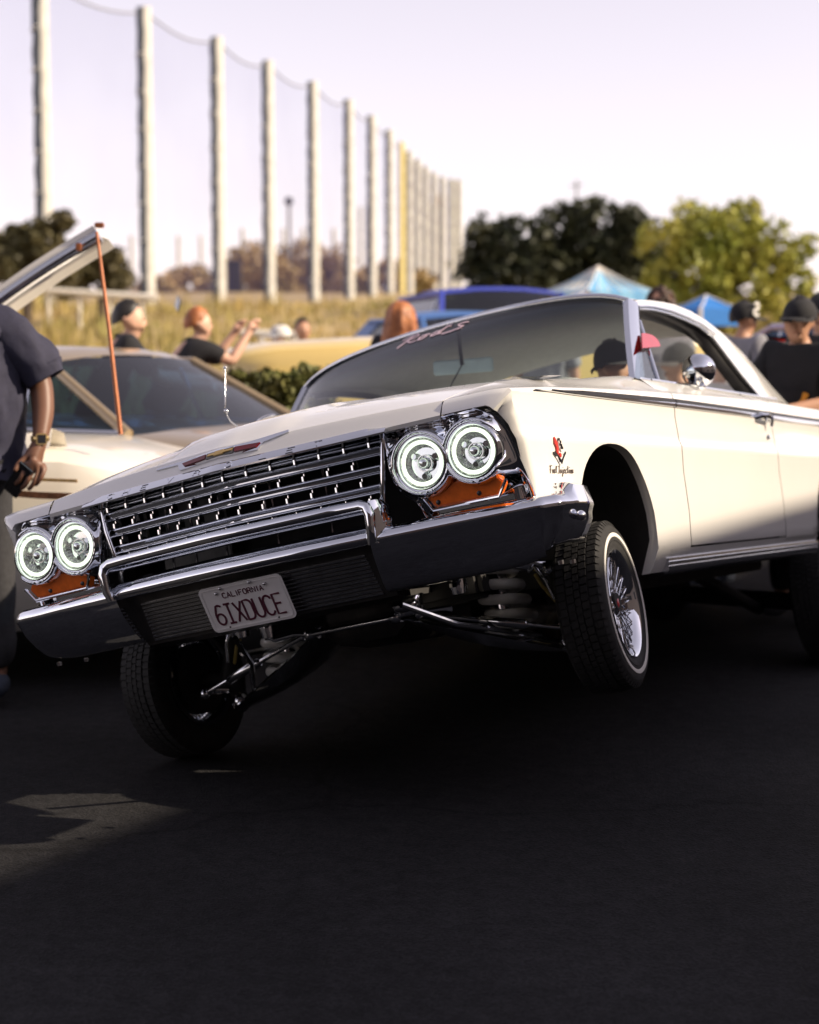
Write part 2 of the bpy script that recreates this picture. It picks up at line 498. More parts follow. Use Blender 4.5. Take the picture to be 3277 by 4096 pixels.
# hood
hx = [-.62,-.5,-.35,-.2,-.05,.1,.25,.4,.52,.62,.70,.75,.78,.794,.799,.8015,.812,.826,.838,.84]
hy = [lerp(-YG + .002, YG - .002, t / 40) for t in range(41)]
rows = []
for x in hx: rows.append([(x + vee(x, y), y, hoodz(x, y)) for y in hy])
rows.append([(.835 + vee(.835, y), y, .792) for y in hy]); rows.append([(.78 + vee(.78, y), y, .79) for y in hy])
mb = MB(); mb.grid(rows)
for e, d in ((0, .006), (-1, -.006)):
    edge = [r[e] for r in rows[:-2]]; mb.grid([edge, [(p[0], p[1] + d, p[2] - .03) for p in edge]])
hood = mb.build('hood', M_white, car, smooth=28)

# chrome lip along the hood front with spaced lettering
def lip_pt(y, t, off=0.0):
    x = lerp(.862, .830, t) + vee(.84, y) + off * .65; z = lerp(.787, .813, t) + off * .75
    return (x, y, z)
rows = []
for i in range(33):
    y = lerp(-.566, .566, i / 32)
    e = 1.0 - .6 * sstep(.50, .566, abs(y))
    rows.append([(.80 + vee(.84, y), y, .776), lip_pt(y, -.05), lip_pt(y, .02, .004), lip_pt(y, .5, .005), lip_pt(y, .95 * e + .0, .004), lip_pt(y, 1.02 * e), (.80 + vee(.84,y), y, .80)])
mb = MB(); mb.grid(rows)
for r in (rows[0], rows[-1]): mb.add(r, [tuple(range(len(r)))])
lip = mb.build('hood_lip', M_chrome, car, smooth=50)
for ch, y in zip('CHEVROLET', [-.445,-.375,-.297,-.190,-.075,.045,.165,.255,.345]):
    mb = MB()
    def t3(px, pz, h_, y0=y): return lip_pt(y0 + px, .18 + pz * 30, .0040 + h_)
    glyph(mb, ch, -.012, 0, .024, .020, .0030, t3, .0025)
    mb.build('letter', M_chrome, lip)

# hood emblem: winged V bar with red inserts and gold centre
def em_pt(y, z, off=0.0):
    # on the sloping hood nose
    x = knots([(.803,.840),(.850,.806),(.875,.792)], z) + vee(.82, y)
    return (x + off * .85, y, z + off * .5 + .002)
def em_poly(mb, pts, h, mi=0):
    a = [em_pt(y, z, h) for y, z in pts]; b = [em_pt(y, z, -.004) for y, z in pts]; n = len(pts)
    mb.add(a + b, [tuple(range(n)), tuple(range(2*n-1, n-1, -1))] + [(i, n + i, n + (i+1) % n, (i+1) % n) for i in range(n)], mi)
mb = MB()
em_poly(mb, [(-.155,.823),(-.138,.823),(0,.829),(.120,.826),(.137,.826),(.150,.846),(.235,.860),(.235,.867),(.10,.858),(0,.858),(-.10,.853),(-.262,.850),(-.262,.845),(-.170,.843)], .006)
emb = mb.build('hood_emblem', M_chrome, car, smooth=30)
for nm, m_, pts, hh in (('red_insert', M_red, [(-.150,.842),(-.138,.831),(-.055,.8375),(-.055,.8505)], .009), ('red_insert', M_red, [(.055,.836),(.130,.834),(.142,.846),(.055,.851)], .009),
                     ('centre_panel', M_grey, [(-.050,.8345),(.050,.8345),(.050,.853),(-.050,.851)], .008)):
    mb = MB(); em_poly(mb, pts, hh); e2 = mb.build(nm, m_, emb, smooth=30)
mb = MB(); em_poly(mb, [(-.046,.840),(-.018,.8405),(-.018,.8375),(.016,.838),(.016,.841),(.044,.8415),(.050,.8475),(.018,.847),(.018,.850),(-.014,.8495),(-.014,.8465),(-.040,.846)], .011)
mb.build('centre_badge', M_gold, emb, smooth=30)

# ---------------------------------------------------------------- grille
def gx(y, z=.68): return .800 + .088 * (1 - abs(y) / YG)
grille = None
mb = MB(); rows = []   # top rail of the grille
for i in range(25):
    y = lerp(-.53, .53, i / 24); x = gx(y)
    rows.append([(x - .03, y, .776), (x + .004, y, .778), (x + .010, y, .774), (x + .006, y, .769), (x - .03, y, .767)])
mb.grid(rows)
grille = mb.build('grille', M_chrome, car, smooth=55)
for s in (1, -1):
    mb = MB(); mb.tube([(gx(.53) + .004, s * .528, .775), (gx(.52) + .010, s * .518, .70), (gx(.50) + .010, s * .497, .60), (gx(.49), s * .490, .56)], [.008, .0095, .0095, .007], 8)
    mb.build('grille_side', M_chrome, grille, smooth=60)
BARZ = [.744, .690, .634, .580]
def bar_rows(zc, half, y1):
    rows = []
    for i in range(25):
        y = lerp(-y1, y1, i / 24); x = gx(y)
        pf = [(-.03, -half*.6), (.002, -half), (.010, -half + .001), (.0145, -half + .0045), (.012, -half + .009), (.006, -half + .0105), (-.004, half - .009), (.001, half - .0075), (.007, half - .007), (.0105, half - .0045), (.008, half - .001), (.000, half + .0005), (-.03, half*.6)]
        rows.append([(x + dx_, y, zc + dz) for dx_, dz in pf])
    return rows
for k, zc in enumerate(BARZ):
    y1 = .520 - .012 * k
    mb = MB(); r_ = bar_rows(zc, .0155, y1); mb.grid(r_)
    for r in (r_[0], r_[-1]): mb.add(r, [tuple(range(len(r)))])
    mb.build('grille_bar', M_chrome, grille, smooth=55)
clip_me = None
GAPS = [.7725, .717, .662, .607]
for k, zc in enumerate(GAPS):
    for j in range(13):
        y = -.50 + .082 * j + .018 * k
        if abs(y) > .50: continue
        if clip_me is None:
            mb = MB(); mb.box((-.004,-.004,-.013),(.012,.004,.004)); mb.box((-.03,-.0025,-.006),(.0,.0025,.014))
            o = mb.build('grille_clip', M_chrome, grille, smooth=30, bevel=.0015, bseg=1); clip_me = o.data
        else:
            o = bpy.data.objects.new('grille_clip', clip_me); col.objects.link(o); o.parent = grille
        o.location = (gx(y), y, zc)
# radiator and support seen through the bars
mb = MB(); mb.box((.50,-.56,.36),(.54,.56,.77)); mb.build('radiator', M_under, car)
mb = MB(); mb.box((.60,-.47,.48),(.615,-.20,.76)); mb.box((.60,-.46,.36),(.63,.46,.47)); mb.lathe([(.0,.0),(.012,.0),(.012,.006)], (.617,-.40,.70), 10, 'x'); 
mb.build('radiator_support', M_grey, car, bevel=.004)
for y in (-.39,-.30,-.18,.02,.22):
    mb = MB(); mb.tube([(.68,y,.50),(.685,y+.01,.63),(.68,y+.005,.77)], .005, 6); mb.build('grille_brace', M_chrome_soft, car)

# ---------------------------------------------------------------- lamp pods
LY, LZ = (.648, .817), .678
def lampx(y): return .838
for s in (1, -1):
    # housing: height field over a quad with curved edges
    NU, NV = 140, 104; rows = []
    for i in range(NU + 1):
        u = i / NU; P = []
        for j in range(NV + 1):
            v = j / NV
            yl = lerp(.560, .530, v) if v > .5 else lerp(.600, .545, v * 2)
            yr = knots([(0,.930),(.35,.928),(.77,.918),(.93,.905),(1,.884)], v)
            zb = .500; zt = .800 - .020 * sstep(.86, 1.0, u) - .004 * sstep(.06, 0, u)
            y = lerp(yl, yr, u); z = lerp(zb, zt, v)
            d1 = math.hypot(y - LY[0], z - LZ); d2 = math.hypot(y - LY[1], z - LZ); d = min(d1, d2)
            edge = min(u, 1 - u, 1 - v) ; rimedge = sstep(.07, .0, edge)
            base = .785 + (z - .53) * .10 - (.05 * sstep(.80, 1.0, u) * (1 - v) )
            x = base - .030 * (1 - rimedge) + .022 * rimedge
            # raised collars round the lamps, merging between them
            col_ = sstep(.128, .090, d)
            x = lerp(x, .852, col_)
            x = lerp(x, .832, sstep(.090, .080, d))
            if d < .078: x = .80
            # lower pan falls back under the lamps
            x -= .055 * sstep(.61, .56, z) * (1 - col_)
            x = lerp(x + .01 * (1 - u), xfront(z) + .026, sstep(.87, 1, u))
            P.append((x, y, z))
        rows.append(P)
    mb = MB(); mb.grid(rows)
    edge = [r[-1] for r in rows]; mb.grid([edge, [(p[0] - .07, p[1], p[2] + .002) for p in edge]])
    edge = rows[-1]; mb.grid([edge, [(p[0] - .07, p[1] + .002, p[2]) for p in edge]])
    edge = rows[0]; mb.grid([edge, [(p[0] - .07, p[1] - .002, p[2]) for p in edge]])
    if s < 0: mb.mirror_y()
    mb.build('lamp_housing', M_chrome, car, smooth=60)
    for ly in LY:
        X = lampx(ly); o0 = (X, s * ly, LZ)
        mb = MB(); mb.lathe([(.086,-.03),(.0875,.004),(.084,.012),(.078,.013),(.0745,.006),(.074,-.03)], o0, 48, 'x')
        hl = mb.build('headlight', M_chrome, car, smooth=60)
        mb = MB(); mb.lathe([(.074,-.002),(.060,-.022),(.040,-.036),(.018,-.044),(.0,-.044)], o0, 40, 'x'); mb.build('reflector', M_reflector, hl, smooth=60)
        mb = MB(); mb.lathe([(.0690,-.001),(.0675,.0035),(.0625,.0045),(.0575,.0035),(.0560,-.001),(.062,-.004)], o0, 48, 'x', closed=True); mb.build('halo_ring', M_halo, hl, smooth=60)
        mb = MB(); mb.lathe([(.0,.004),(.010,.003),(.0165,-.004),(.0175,-.02),(.0175,-.044)], o0, 24, 'x'); mb.build('bulb_cap', M_chrome, hl, smooth=60)
        mb = MB(); mb.lathe([(.0265,-.020),(.0255,-.014),(.0225,-.014),(.0215,-.020)], o0, 24, 'x', closed=True); mb.build('bulb_ring', M_chrome_soft, hl, smooth=60)
        for a_ in (20, 140, 260):
            mb = MB(); mb.tube([(X-.034, s*ly + .036*math.cos(R(a_)), LZ + .036*math.sin(R(a_))), (X-.012, s*ly + .040*math.cos(R(a_)), LZ + .040*math.sin(R(a_)))], [.014,.009], 10); mb.build('lens_lobe', M_chrome_soft, hl, smooth=50)
        mb = MB(); mb.lathe([(.0755,.008),(.060,.0145),(.035,.019),(.015,.0205),(.0,.021)], o0, 40, 'x'); mb.build('lamp_lens', M_lens, hl, smooth=60)
    # amber turn signal with bright U frame
    def ts(y, z, x=.80): return (x + .004 - (.58 - z) * .15, s * y, z)
    poly = [(.630,.580),(.652,.543),(.858,.540),(.884,.572),(.870,.590),(.800,.600),(.733,.606),(.690,.586)]
    mb = MB(); mb.prism([ts(y, z, .815) for y, z in poly], (-.04, 0, 0)); tsg = mb.build('turn_signal', M_amber, car, bevel=.004)
    mb = MB(); mb.tube([ts(.622,.584,.822), ts(.647,.537,.822), ts(.862,.533,.822), ts(.895,.578,.822)], .0055, 8); mb.build('signal_frame', M_chrome, tsg)
    for y_ in (.665,.80):
        mb = MB(); mb.lathe([(0,.006),(.006,.004),(.008,0)], ts(y_, .556, .815), 10, 'x'); mb.build('screw', M_blk, tsg)
# black gap between brow and pods
mb = MB()
for s in (1, -1): mb.box((.56, min(s*.56, s*.90), .50), (.66, max(s*.56, s*.90), .80))
mb.box((.66,-.56,.775),(.80,.56,.785))
mb.build('lamp_bay', M_under, car)

# ---------------------------------------------------------------- front bumper
PLAN = [(0,.985),(.12,.978),(.25,.962),(.38,.940),(.47,.920),(.60,.895),(.72,.868),(.82,.840),(.90,.822),(.975,.800),(1.022,.745),(1.030,.65),(1.018,.52),(1.0,.43)]
def plan_pt(t):   # t: index float
    i = min(int(t), len(PLAN) - 2); f = t - i
    return (lerp(PLAN[i][1], PLAN[i+1][1], f), lerp(PLAN[i][0], PLAN[i+1][0], f))
def plan_n(t):
    a = plan_pt(max(t - .05, 0)); b = plan_pt(min(t + .05, len(PLAN) - 1))
    dx_, dy = b[0] - a[0], b[1] - a[1]; l = math.hypot(dx_, dy)
    return (dy / l, -dx_ / l)
WPROF = [(-.105,.522),(-.060,.518),(-.030,.514),(-.010,.503),(-.001,.488),(0,.478),(-.005,.468),(-.010,.452),(-.022,.42),(-.040,.39),(-.060,.358),(-.082,.336),(-.105,.326),(-.13,.324)]
CPROF = [(-.105,.535),(-.060,.532),(-.045,.520),(-.030,.522),(-.012,.512),(-.001,.494),(0,.484),(-.008,.474),(-.03,.470),(-.08,.47)]
def bump_rows(ts, prof, raise_end=False):
    rows = []
    for t in ts:
        x, y = plan_pt(t); nx, ny = plan_n(t); up = .034 * sstep(10.9, 11.2, t) if raise_end else 0; lo = .050 * sstep(7, 12, t); sq = 1 - .45 * sstep(9, 12, t) if raise_end else 0
        rows.append([(x + nx * d * (sq if (raise_end and z < .44) else 1), y + ny * d * (sq if (raise_end and z < .44) else 1), z + (up if z > .5 else 0) + (lo * clamp((.46 - z) / .12) if raise_end else 0)) for d, z in prof])
    return rows
for s in (1, -1):
    ts = [4 + i * .25 for i in range(37)]
    rows = bump_rows(ts, WPROF, True)
    mb = MB(); mb.grid(rows)
    for r in (rows[0], rows[-1]): mb.add(r, [tuple(range(len(r)))])
    if s < 0: mb.mirror_y()
    bw = mb.build('front_bumper', M_chrome, car, smooth=50)
    for t in (12.2, 11.0):
        x, y = plan_pt(t); nx, ny = plan_n(t)
        mb = MB(); mb.lathe([(0,-.012),(.009,-.012),(.010,0),(0,.002)], (x - nx*.085, s * (y - ny*.085), .322), 8, 'z'); mb.build('bumper_bolt', M_chrome_soft, bw)
    x, y = plan_pt(11.1); nx, ny = plan_n(11.1)
    mb = MB(); mb.ell((x + .0, s*(y + .0), .44), (.016,.016,.016)); mb.build('bumper_bolt', M_chrome, bw)
rows = bump_rows([i * .25 for i in range(17)], CPROF)
rows = [[(p[0], -p[1], p[2]) for p in r] for r in rows[::-1]][:-1] + rows
mb = MB(); mb.grid(rows)
cb = mb.build('bumper_centre', M_chrome, car, smooth=50)
# bright guard hoop over the centre section
mb = MB(); pts = []
pts += [(.925,-.478,.470),(.932,-.486,.50),(.930,-.492,.555),(.926,-.484,.578),(.922,-.462,.588)]
for i in range(1, 12):
    y = lerp(-.44, .44, i / 12); pts.append((.925 + .070 * (1 - abs(y) / .47), y, .588))
pts += [(x, -y, z) for x, y, z in pts[4::-1]]
mb.tube(pts, [.013,.015,.017,.018] + [.018]*(len(pts)-8) + [.018,.017,.015,.013], 12)
gb = mb.build('bumper_guard', M_chrome, car, smooth=60)
for s in (1, -1):
    mb = MB(); rows = []
    for z, w, d in ((.47,.010,.03),(.50,.020,.05),(.54,.028,.065),(.58,.022,.06),(.598,.010,.03)):
        rows.append([(.915 + w*.3, s*(.488), z), (.905, s*(.500 + w*.5), z), (.905 - d, s*(.505 + w*.5), z), (.905 - d, s*.480, z)])
    mb.grid(rows, closev=True); mb.build('guard_foot', M_chrome, gb, smooth=60)

# ribbed gravel pan and licence plate
def pan_pt(y, z, off=0.0):
    x = lerp(.795, .862, (z - .325) / .145) + .055 * (1 - abs(y) / .47)
    return (x + off * .92, y, z - off * .38)
mb = MB()
yy = [lerp(-.465, .465, i / 24) for i in range(25)]
mb.grid([[pan_pt(y, z) for z in (.312,.325,.36,.40,.44,.472)] for y in yy])
mb.grid([[pan_pt(y, .312) for y in yy], [(pan_pt(y, .312)[0] - .12, y, .30) for y in yy]])
pan = mb.build('gravel_pan', M_ribdark, car)
for k in range(11):
    z0 = .327 + k * .0118
    mb = MB(); hw = lerp(.425, .415, k / 10)
    rows = [[pan_pt(y, z0 - .0035, .0), pan_pt(y, z0 - .002, .006), pan_pt(y, z0 + .002, .006), pan_pt(y, z0 + .0035, .0)] for y in [lerp(-hw, hw, i / 20) for i in range(21)]]
    mb.grid(rows); mb.build('pan_rib', M_chrome_soft, pan, smooth=25)
P0 = Vector((.8395,0,.400)); PU = Vector((.061,0,.139)).normalized(); PN = Vector((PU.z,0,-PU.x)); 
PC = P0 + PN * .060 + Vector((0,0,0))
def plate_pt(px, pz, h_): return PC + Vector((0, px, 0)) + PU * pz + PN * h_
def rrect(w, h, r, n=5):
    out = []
    for cx, cy, a in ((w/2-r,h/2-r,0),(-w/2+r,h/2-r,90),(-w/2+r,-h/2+r,180),(w/2-r,-h/2+r,270)):
        out += [(cx + r*math.cos(R(a + 90*i/n)), cy + r*math.sin(R(a + 90*i/n))) for i in range(n+1)]
    return out
mb = MB(); rp = rrect(.305,.152,.018)
n = len(rp); mb.add([plate_pt(*q, .003) for q in rp] + [plate_pt(*q, 0) for q in rp], [tuple(range(n)), tuple(range(2*n-1,n-1,-1))] + [(i, n+i, n+(i+1)%n, (i+1)%n) for i in range(n)])
ri = rrect(.288,.135,.013); ribbon(mb, ri + [ri[0]], .003, lambda a,b,c: plate_pt(a,b,.003+c), .0015)
for px in (-.10,.10):
    pass
plate = mb.build('licence_plate', M_plate, car, smooth=30)
x0 = -.1215
cw, gap = .0285, .0075
for ch in ['6','|','X','D','U','C','E']:
    mb = MB(); glyph(mb, ch, x0, -.052, cw, .066, .0062, lambda a,b,c: plate_pt(a,b,.003+c), .002); mb.build('plate_character', M_plateink, plate); x0 += cw + gap
x0 = -.071
for ch in 'CALIFORNIA':
    w_ = .006 if ch == 'I' else .0115
    mb = MB(); glyph(mb, ch, x0, .034, w_, .017, .0028, lambda a,b,c: plate_pt(a,b,.003+c), .0015); mb.build('plate_character', M_plateink, plate); x0 += w_ + .0048
for px, pz in ((-.089,.054),(.089,.054),(-.068,.068),(.040,.069)):
    mb = MB(); c = plate_pt(px, pz, .006); mb.ell(c, (.006,.0055,.0055)); mb.build('plate_bolt', M_chrome_soft, plate)
for px in (-.09,.09):
    mb = MB(); mb.lathe([(0,.0006),(.0035,.0005),(.0036,0)], plate_pt(px,-.064,.0034), 10, 'x'); mb.build('plate_hole', M_blk, plate)
# ---------------------------------------------------------------- greenhouse
def ws_base(t):   # t -1..1
    y = .815 * t; a = abs(t)
    return Vector((-.50 - .27 * a ** 2.6, y, 1.025 - .045 * a ** 2.4))
def ws_head(t):
    y = .752 * t; a = abs(t)
    return Vector((-1.00 - .075 * a ** 2.2, y, 1.425 - .050 * a ** 2.2 - .040 * a ** 9))
def ws_pt(t, v, off=0.0):
    p = ws_base(t).lerp(ws_head(t), v)
    b = .030 * math.sin(math.pi * v) * (1 - .6 * abs(t))
    return p + Vector((.75, 0, .65)) * (b + off)
mb = MB(); mb.grid([[ws_pt(lerp(-1,1,i/32), j/12) for j in range(13)] for i in range(33)])
wsg = mb.build('windscreen', M_windscreen, car, smooth=80)
# script on the glass
SC = {
 'R': [[(.10,-.25),(.35,.55),(.55,1.0)],[(-.1,.75),(.3,1.02),(.75,1.05),(.95,.85),(.75,.60),(.40,.50),(.55,.25),(.85,.02),(1.15,.08)]],
 'o': [[(.75,.52),(.45,.55),(.2,.30),(.3,.02),(.6,.03),(.8,.30),(.75,.52),(1.05,.45)]],
 'd': [[(.75,.50),(.45,.55),(.2,.30),(.3,.02),(.55,.05),(.80,.40),(1.05,1.05)],[(.80,.40),(.78,.08),(1.1,.10)]],
 "'": [[(.2,.85),(.35,1.1)]],
 's': [[(-.3,-.15),(.3,-.05),(.85,.12),(.95,.32),(.55,.50),(.40,.68),(.65,.85),(1.05,.78)]],
}
def on_ws(px, pz, h_):
    # px along y, pz up the glass (metres)
    t = (-.22 + px) / .80; v = .865 + pz / .62 
    return ws_pt(t, v, .003 + h_)
x0 = 0
for ch, w in (('R',.085),('o',.062),('d',.070),("'",.03),('s',.075)):
    mb = MB()
    for pl in SC[ch]:
        pts = [(x0 + a * w * .9 + b * .02, b * .062) for a, b in pl]
        ribbon(mb, pts, .010, on_ws, .001)
    mb.build('sticker_letter', M_pink, wsg); x0 += w
# bright windscreen surround and pillars
for s in (1, -1):
    mb = MB(); rows = []
    for j in range(13):
        v = j / 12; p = ws_pt(s, v); q = Vector((0, s, 0)); bk = Vector((-.62, 0, -.05))
        rows.append([p + Vector((.012,-.018*s,.006)), p + Vector((.014,.006*s,.010)), p + q * .020 + bk * .03, p + q * .022 + bk * .085, p + q*.0 + bk * .09, p - q * .02 + bk * .03])
    mb.grid(rows, closev=True); mb.build('windscreen_pillar', M_chrome, car, smooth=50)
mb = MB(); mb.tube([ws_pt(lerp(-1,1,i/32), 1.0, .004) for i in range(33)], .012, 8); mb.build('header_trim', M_chrome, car, smooth=60)
mb = MB(); mb.tube([ws_pt(lerp(-1,1,i/32), 0.0, .004) for i in range(33)], .008, 8); mb.build('windscreen_gasket', M_blk, car, smooth=60)
# cowl between hood and glass
mb = MB(); rows = []
for i in range(33):
    t = lerp(-1, 1, i / 32); b = ws_base(t); y = .868 * t
    xf = -.625
    rows.append([(xf, y, .958 + crown(-.6) * (1 - abs(t) ** 2.2) - .004), (lerp(xf, b.x, .5), y, lerp(.962 + crown(-.6)*(1-abs(t)**2.2), b.z, .5)), (b.x - .02, b.y * 1.06, b.z)])
# keep cowl ordered front to back even at the swept corners
CY = [lerp(-.868,.868,i/32) for i in range(33)]
def cz(y_, e): return e + .042*(1-min(1,abs(y_)/.868)**2.2)
mb.grid([[(-.605, y_, cz(y_, .966)) for y_ in CY], [(-.75, y_, cz(y_, .968) + .004) for y_ in CY], [(-1.0, y_, .966) for y_ in CY]])
mb.build('cowl', M_white, car, smooth=60)
for y in (.30,-.26):
    mb = MB(); mb.tube([(-.60,y,.985),(-.62,y,1.005)], .012, 8); mb.tube([(-.62,y,1.005),(-.66,y-.20,1.025),(-.74,y-.42,1.075)], .006, 6); mb.build('wiper', M_chrome_soft, car)
for x_, y_, z_ in ((-.18,-.45,1.096),(-.33,-.45,1.098)):
    mb = MB(); mb.ell((x_, y_, z_), (.040,.045,.014), mtx=Matrix.Rotation(.2,3,'X')); mb.tube([(x_,y_,.98),(x_,y_,z_)], .012, 8); mb.build('washer_jet', M_chrome_soft, car)
mb = MB(); rows = [[(x_, y_, zgap(x_) + h_) for y_, h_ in ((.62,.020),(.70,.018),(.735,.002),(.80,-.002))] for x_ in (.12,-.05)]
mb.grid(rows); mb.grid([[(p[0],p[1],p[2]-.03) for p in r] for r in rows]); mb.build('cowl_plate', M_chrome, car)

RAIL = [(-1.062,.753,1.330),(-1.24,.744,1.360),(-1.415,.737,1.377),(-1.60,.733,1.389),(-1.769,.731,1.396),(-1.984,.735,1.385),(-2.158,.744,1.358),(-2.321,.760,1.310),(-2.43,.779,1.252),(-2.503,.798,1.194),(-2.552,.834,1.085),(-2.606,.869,.979)]
WIN = [(-1.143,.760,1.309),(-1.25,.756,1.319),(-1.368,.753,1.328),(-1.50,.753,1.330),(-1.577,.753,1.330),(-1.775,.755,1.322),(-1.956,.760,1.307),(-2.080,.772,1.271),(-2.12,.788,1.222),(-2.153,.804,1.174),(-2.224,.834,1.084),(-2.333,.868,.982)]
# roof skin
rows = []
for i in range(33):
    t = lerp(-1, 1, i / 32); a = abs(t); P = []
    h0 = ws_head(t); P.append(h0 + Vector((.01,0,.004)))
    for xr, yr, zr in [RAIL[k] for k in (1,2,4,5,6)]:
        y = yr * t; P.append(Vector((xr - .02*(1-a), y, zr + (1.452 - .0 - zr) * (1 - a ** 2.6))))
    P.append(Vector((lerp(-2.55,-2.321,a**3), .76 * t, lerp(1.43, 1.31, a ** 3))))
    rows.append(P)
mb = MB(); mb.grid(rows); mb.build('roof', M_white, car, smooth=60)
mb = MB(); mb.grid([[p - Vector((0,0,.03)) for p in r] for r in rows]); mb.build('headliner', M_headliner, car, smooth=60)
for s in (1, -1):
    # roof rail and sail panel: skin between outer rail and window opening
    mb = MB(); A = [Vector((x,s*y,z)) for x,y,z in RAIL]; B = [Vector((x,s*y,z)) for x,y,z in WIN]
    mb.grid([A, [a.lerp(b, .5) + Vector((0,.010*s,.004)) for a, b in zip(A, B)], B, [b + Vector((0,-.05*s,0)) for b in B]])
    mb.build('sail_panel', M_white, car, smooth=60)
    mb = MB(); mb.tube([a.lerp(b, .80) + Vector((0,.010*s,0)) for a, b in zip(A[:8], B[:8])], .008, 6); mb.build('drip_moulding', M_chrome, car, smooth=60)
    # dark weather strip plus bright window reveal
    mb = MB(); mb.grid([[b + Vector((0,-.004*s,0)) for b in B], [b + Vector((.02 if k < 1 else .035,-.022*s,-.024)) for k, b in enumerate(B)], [b + Vector((.055,-.05*s,-.028)) for b in B]]); mb.build('weather_strip', M_blk, car, smooth=60)
    mb = MB(); mb.tube([b + Vector((.004,.006*s,-.003)) for b in B], .006, 6); mb.build('window_reveal', M_chrome, car, smooth=60)
    # belt chrome at the glass bottom
    mb = MB(); mb.tube([(-.80,s*.866,.972),(-1.5,s*.870,.976),(-2.33,s*.872,.980),(-2.62,s*.872,.981)], .007, 6); mb.build('belt_trim', M_chrome, car)
    # vent window
    va, vb, vc = Vector((-.70,s*.862,.972)), Vector((-.888,s*.866,.972)), Vector((-1.069,s*.782,1.245))
    mb = MB(); mb.tube([vb, vc], .009, 8); mb.tube([vb, va], .006, 6); vf = mb.build('vent_frame', M_chrome, car)
    pr = [Vector((-.75,s*.86,.975)), vb, vc, Vector((-1.03,s*.765,1.27)), Vector((-.92,s*.80,1.15))]
    mb = MB(); mb.add(pr, [tuple(range(5))]); mb.add([p + Vector((0,-.004*s,0)) for p in pr], [(4,3,2,1,0)]); mb.build('vent_glass', M_window, vf)
    if s > 0:
        c0, ct_, cr_ = Vector((-.870,.833,1.108)), Vector((-.965,.812,1.180)), Vector((-1.120,.826,1.135)); pts = [c0]
        for k in range(9):
            a_ = R(90 * (1 - k / 8)); pts.append(c0 + (cr_ - c0) * math.cos(a_) + (ct_ - c0) * math.sin(a_))
        mb = MB(); mb.prism(pts, (0,.004,0)); mb.build('red_visor', M_redglass, vf)
    # sail panel rear / C pillar back edge
    mb = MB()
    F = [A[k] for k in (7,8,9,10,11)]
    G = [Vector((f.x - d_, f.y * k_, f.z - e_)) for f, d_, k_, e_ in zip(F, (.22,.33,.42,.55,.66), (.93,.93,.93,.92,.91), (.005,.02,.04,.02,.0))]
    mb.grid([F, [f.lerp(g,.5)+Vector((0,.008*s,.004)) for f, g in zip(F, G)], G]); mb.build('rear_pillar', M_white, car, smooth=60)
# rear window and deck
mb = MB(); mb.grid([[Vector((lerp(-2.58,-2.54,abs(t)), .70*t, lerp(1.42,1.30,abs(t)**2))), Vector((lerp(-2.95,-2.98,abs(t)), .71*t, lerp(1.24,1.16,abs(t)**2))), Vector((-3.30,.76*t,.985))] for t in [i/8-1 for i in range(17)]])
mb.build('rear_window', M_window, car, smooth=60)
mb = MB(); mb.grid([[(-3.28,.80*t,.98+.01*(1-t*t)),(-3.8,.80*t,.955+.03*(1-t*t)),(-4.3,.78*t,.91+.03*(1-t*t)),(-4.45,.76*t,.88),(-4.46,.80*t,.60),(-4.40,.80*t,.40)] for t in [i/8-1 for i in range(17)]])
mb.build('rear_deck', M_white, car, smooth=60)
mb = MB(); mb.tube([(-4.2,-.96,.48),(-4.45,-.93,.48),(-4.55,-.7,.48),(-4.58,0,.48),(-4.55,.7,.48),(-4.45,.93,.48),(-4.2,.96,.48)], .07, 10); mb.build('rear_bumper', M_chrome, car)

# interior
mb = MB(); mb.box((-3.3,-.86,.34),(-.55,.86,.40)); mb.build('cabin_floor', M_under, car)
def bench(x, name):
    mb = MB(); rows = []
    for i in range(17):
        y = lerp(-.70, .70, i / 16); k = .012 * math.cos(i * math.pi * .5)
        rows.append([(x+.45,y,.40),(x+.47,y,.58),(x+.42,y,.64+k),(x+.05,y,.60+k),(x-.02,y,.66),(x-.10,y,.95+k),(x-.14,y,1.00),(x-.20,y,.96),(x-.14,y,.40)])
    mb.grid(rows)
    for r in (rows[0], rows[-1]): mb.add(r, [tuple(range(9))])
    mb.build(name, M_cream, car, smooth=50)
bench(-1.75, 'front_seat'); bench(-2.65, 'rear_seat')
mb = MB(); mb.grid([[(-2.75,y,1.0),(-3.25,y,.985)] for y in (-.75,0,.75)]); mb.build('parcel_shelf', M_cream, car)
mb = MB(); rows = []
for i in range(9):
    y = lerp(-.80,.80,i/8); rows.append([(-.62,y,.965),(-.85,y,.975),(-.98,y,.955),(-1.0,y,.85),(-.95,y,.70)])
mb.grid(rows); mb.build('dashboard', M_dash, car, smooth=50)
mb = MB(); ct = Vector((-1.20,.38,.93)); ax = Vector((-.75,0,.50)).normalized(); u_ = Vector((0,1,0)); w_ = ax.cross(u_)
mb.tube([ct + (u_*math.cos(a)+w_*math.sin(a))*.20 for a in [2*math.pi*k/28 for k in range(28)]], .012, 8, closed=True)
for a in (0, math.pi, -math.pi/2): mb.tube([ct - ax*.03, ct + (u_*math.cos(a)+w_*math.sin(a))*.20], .008, 6)
mb.tube([ct - ax*.03, ct - ax*.35], .02, 8); mb.build('steering_wheel', M_cream, car)
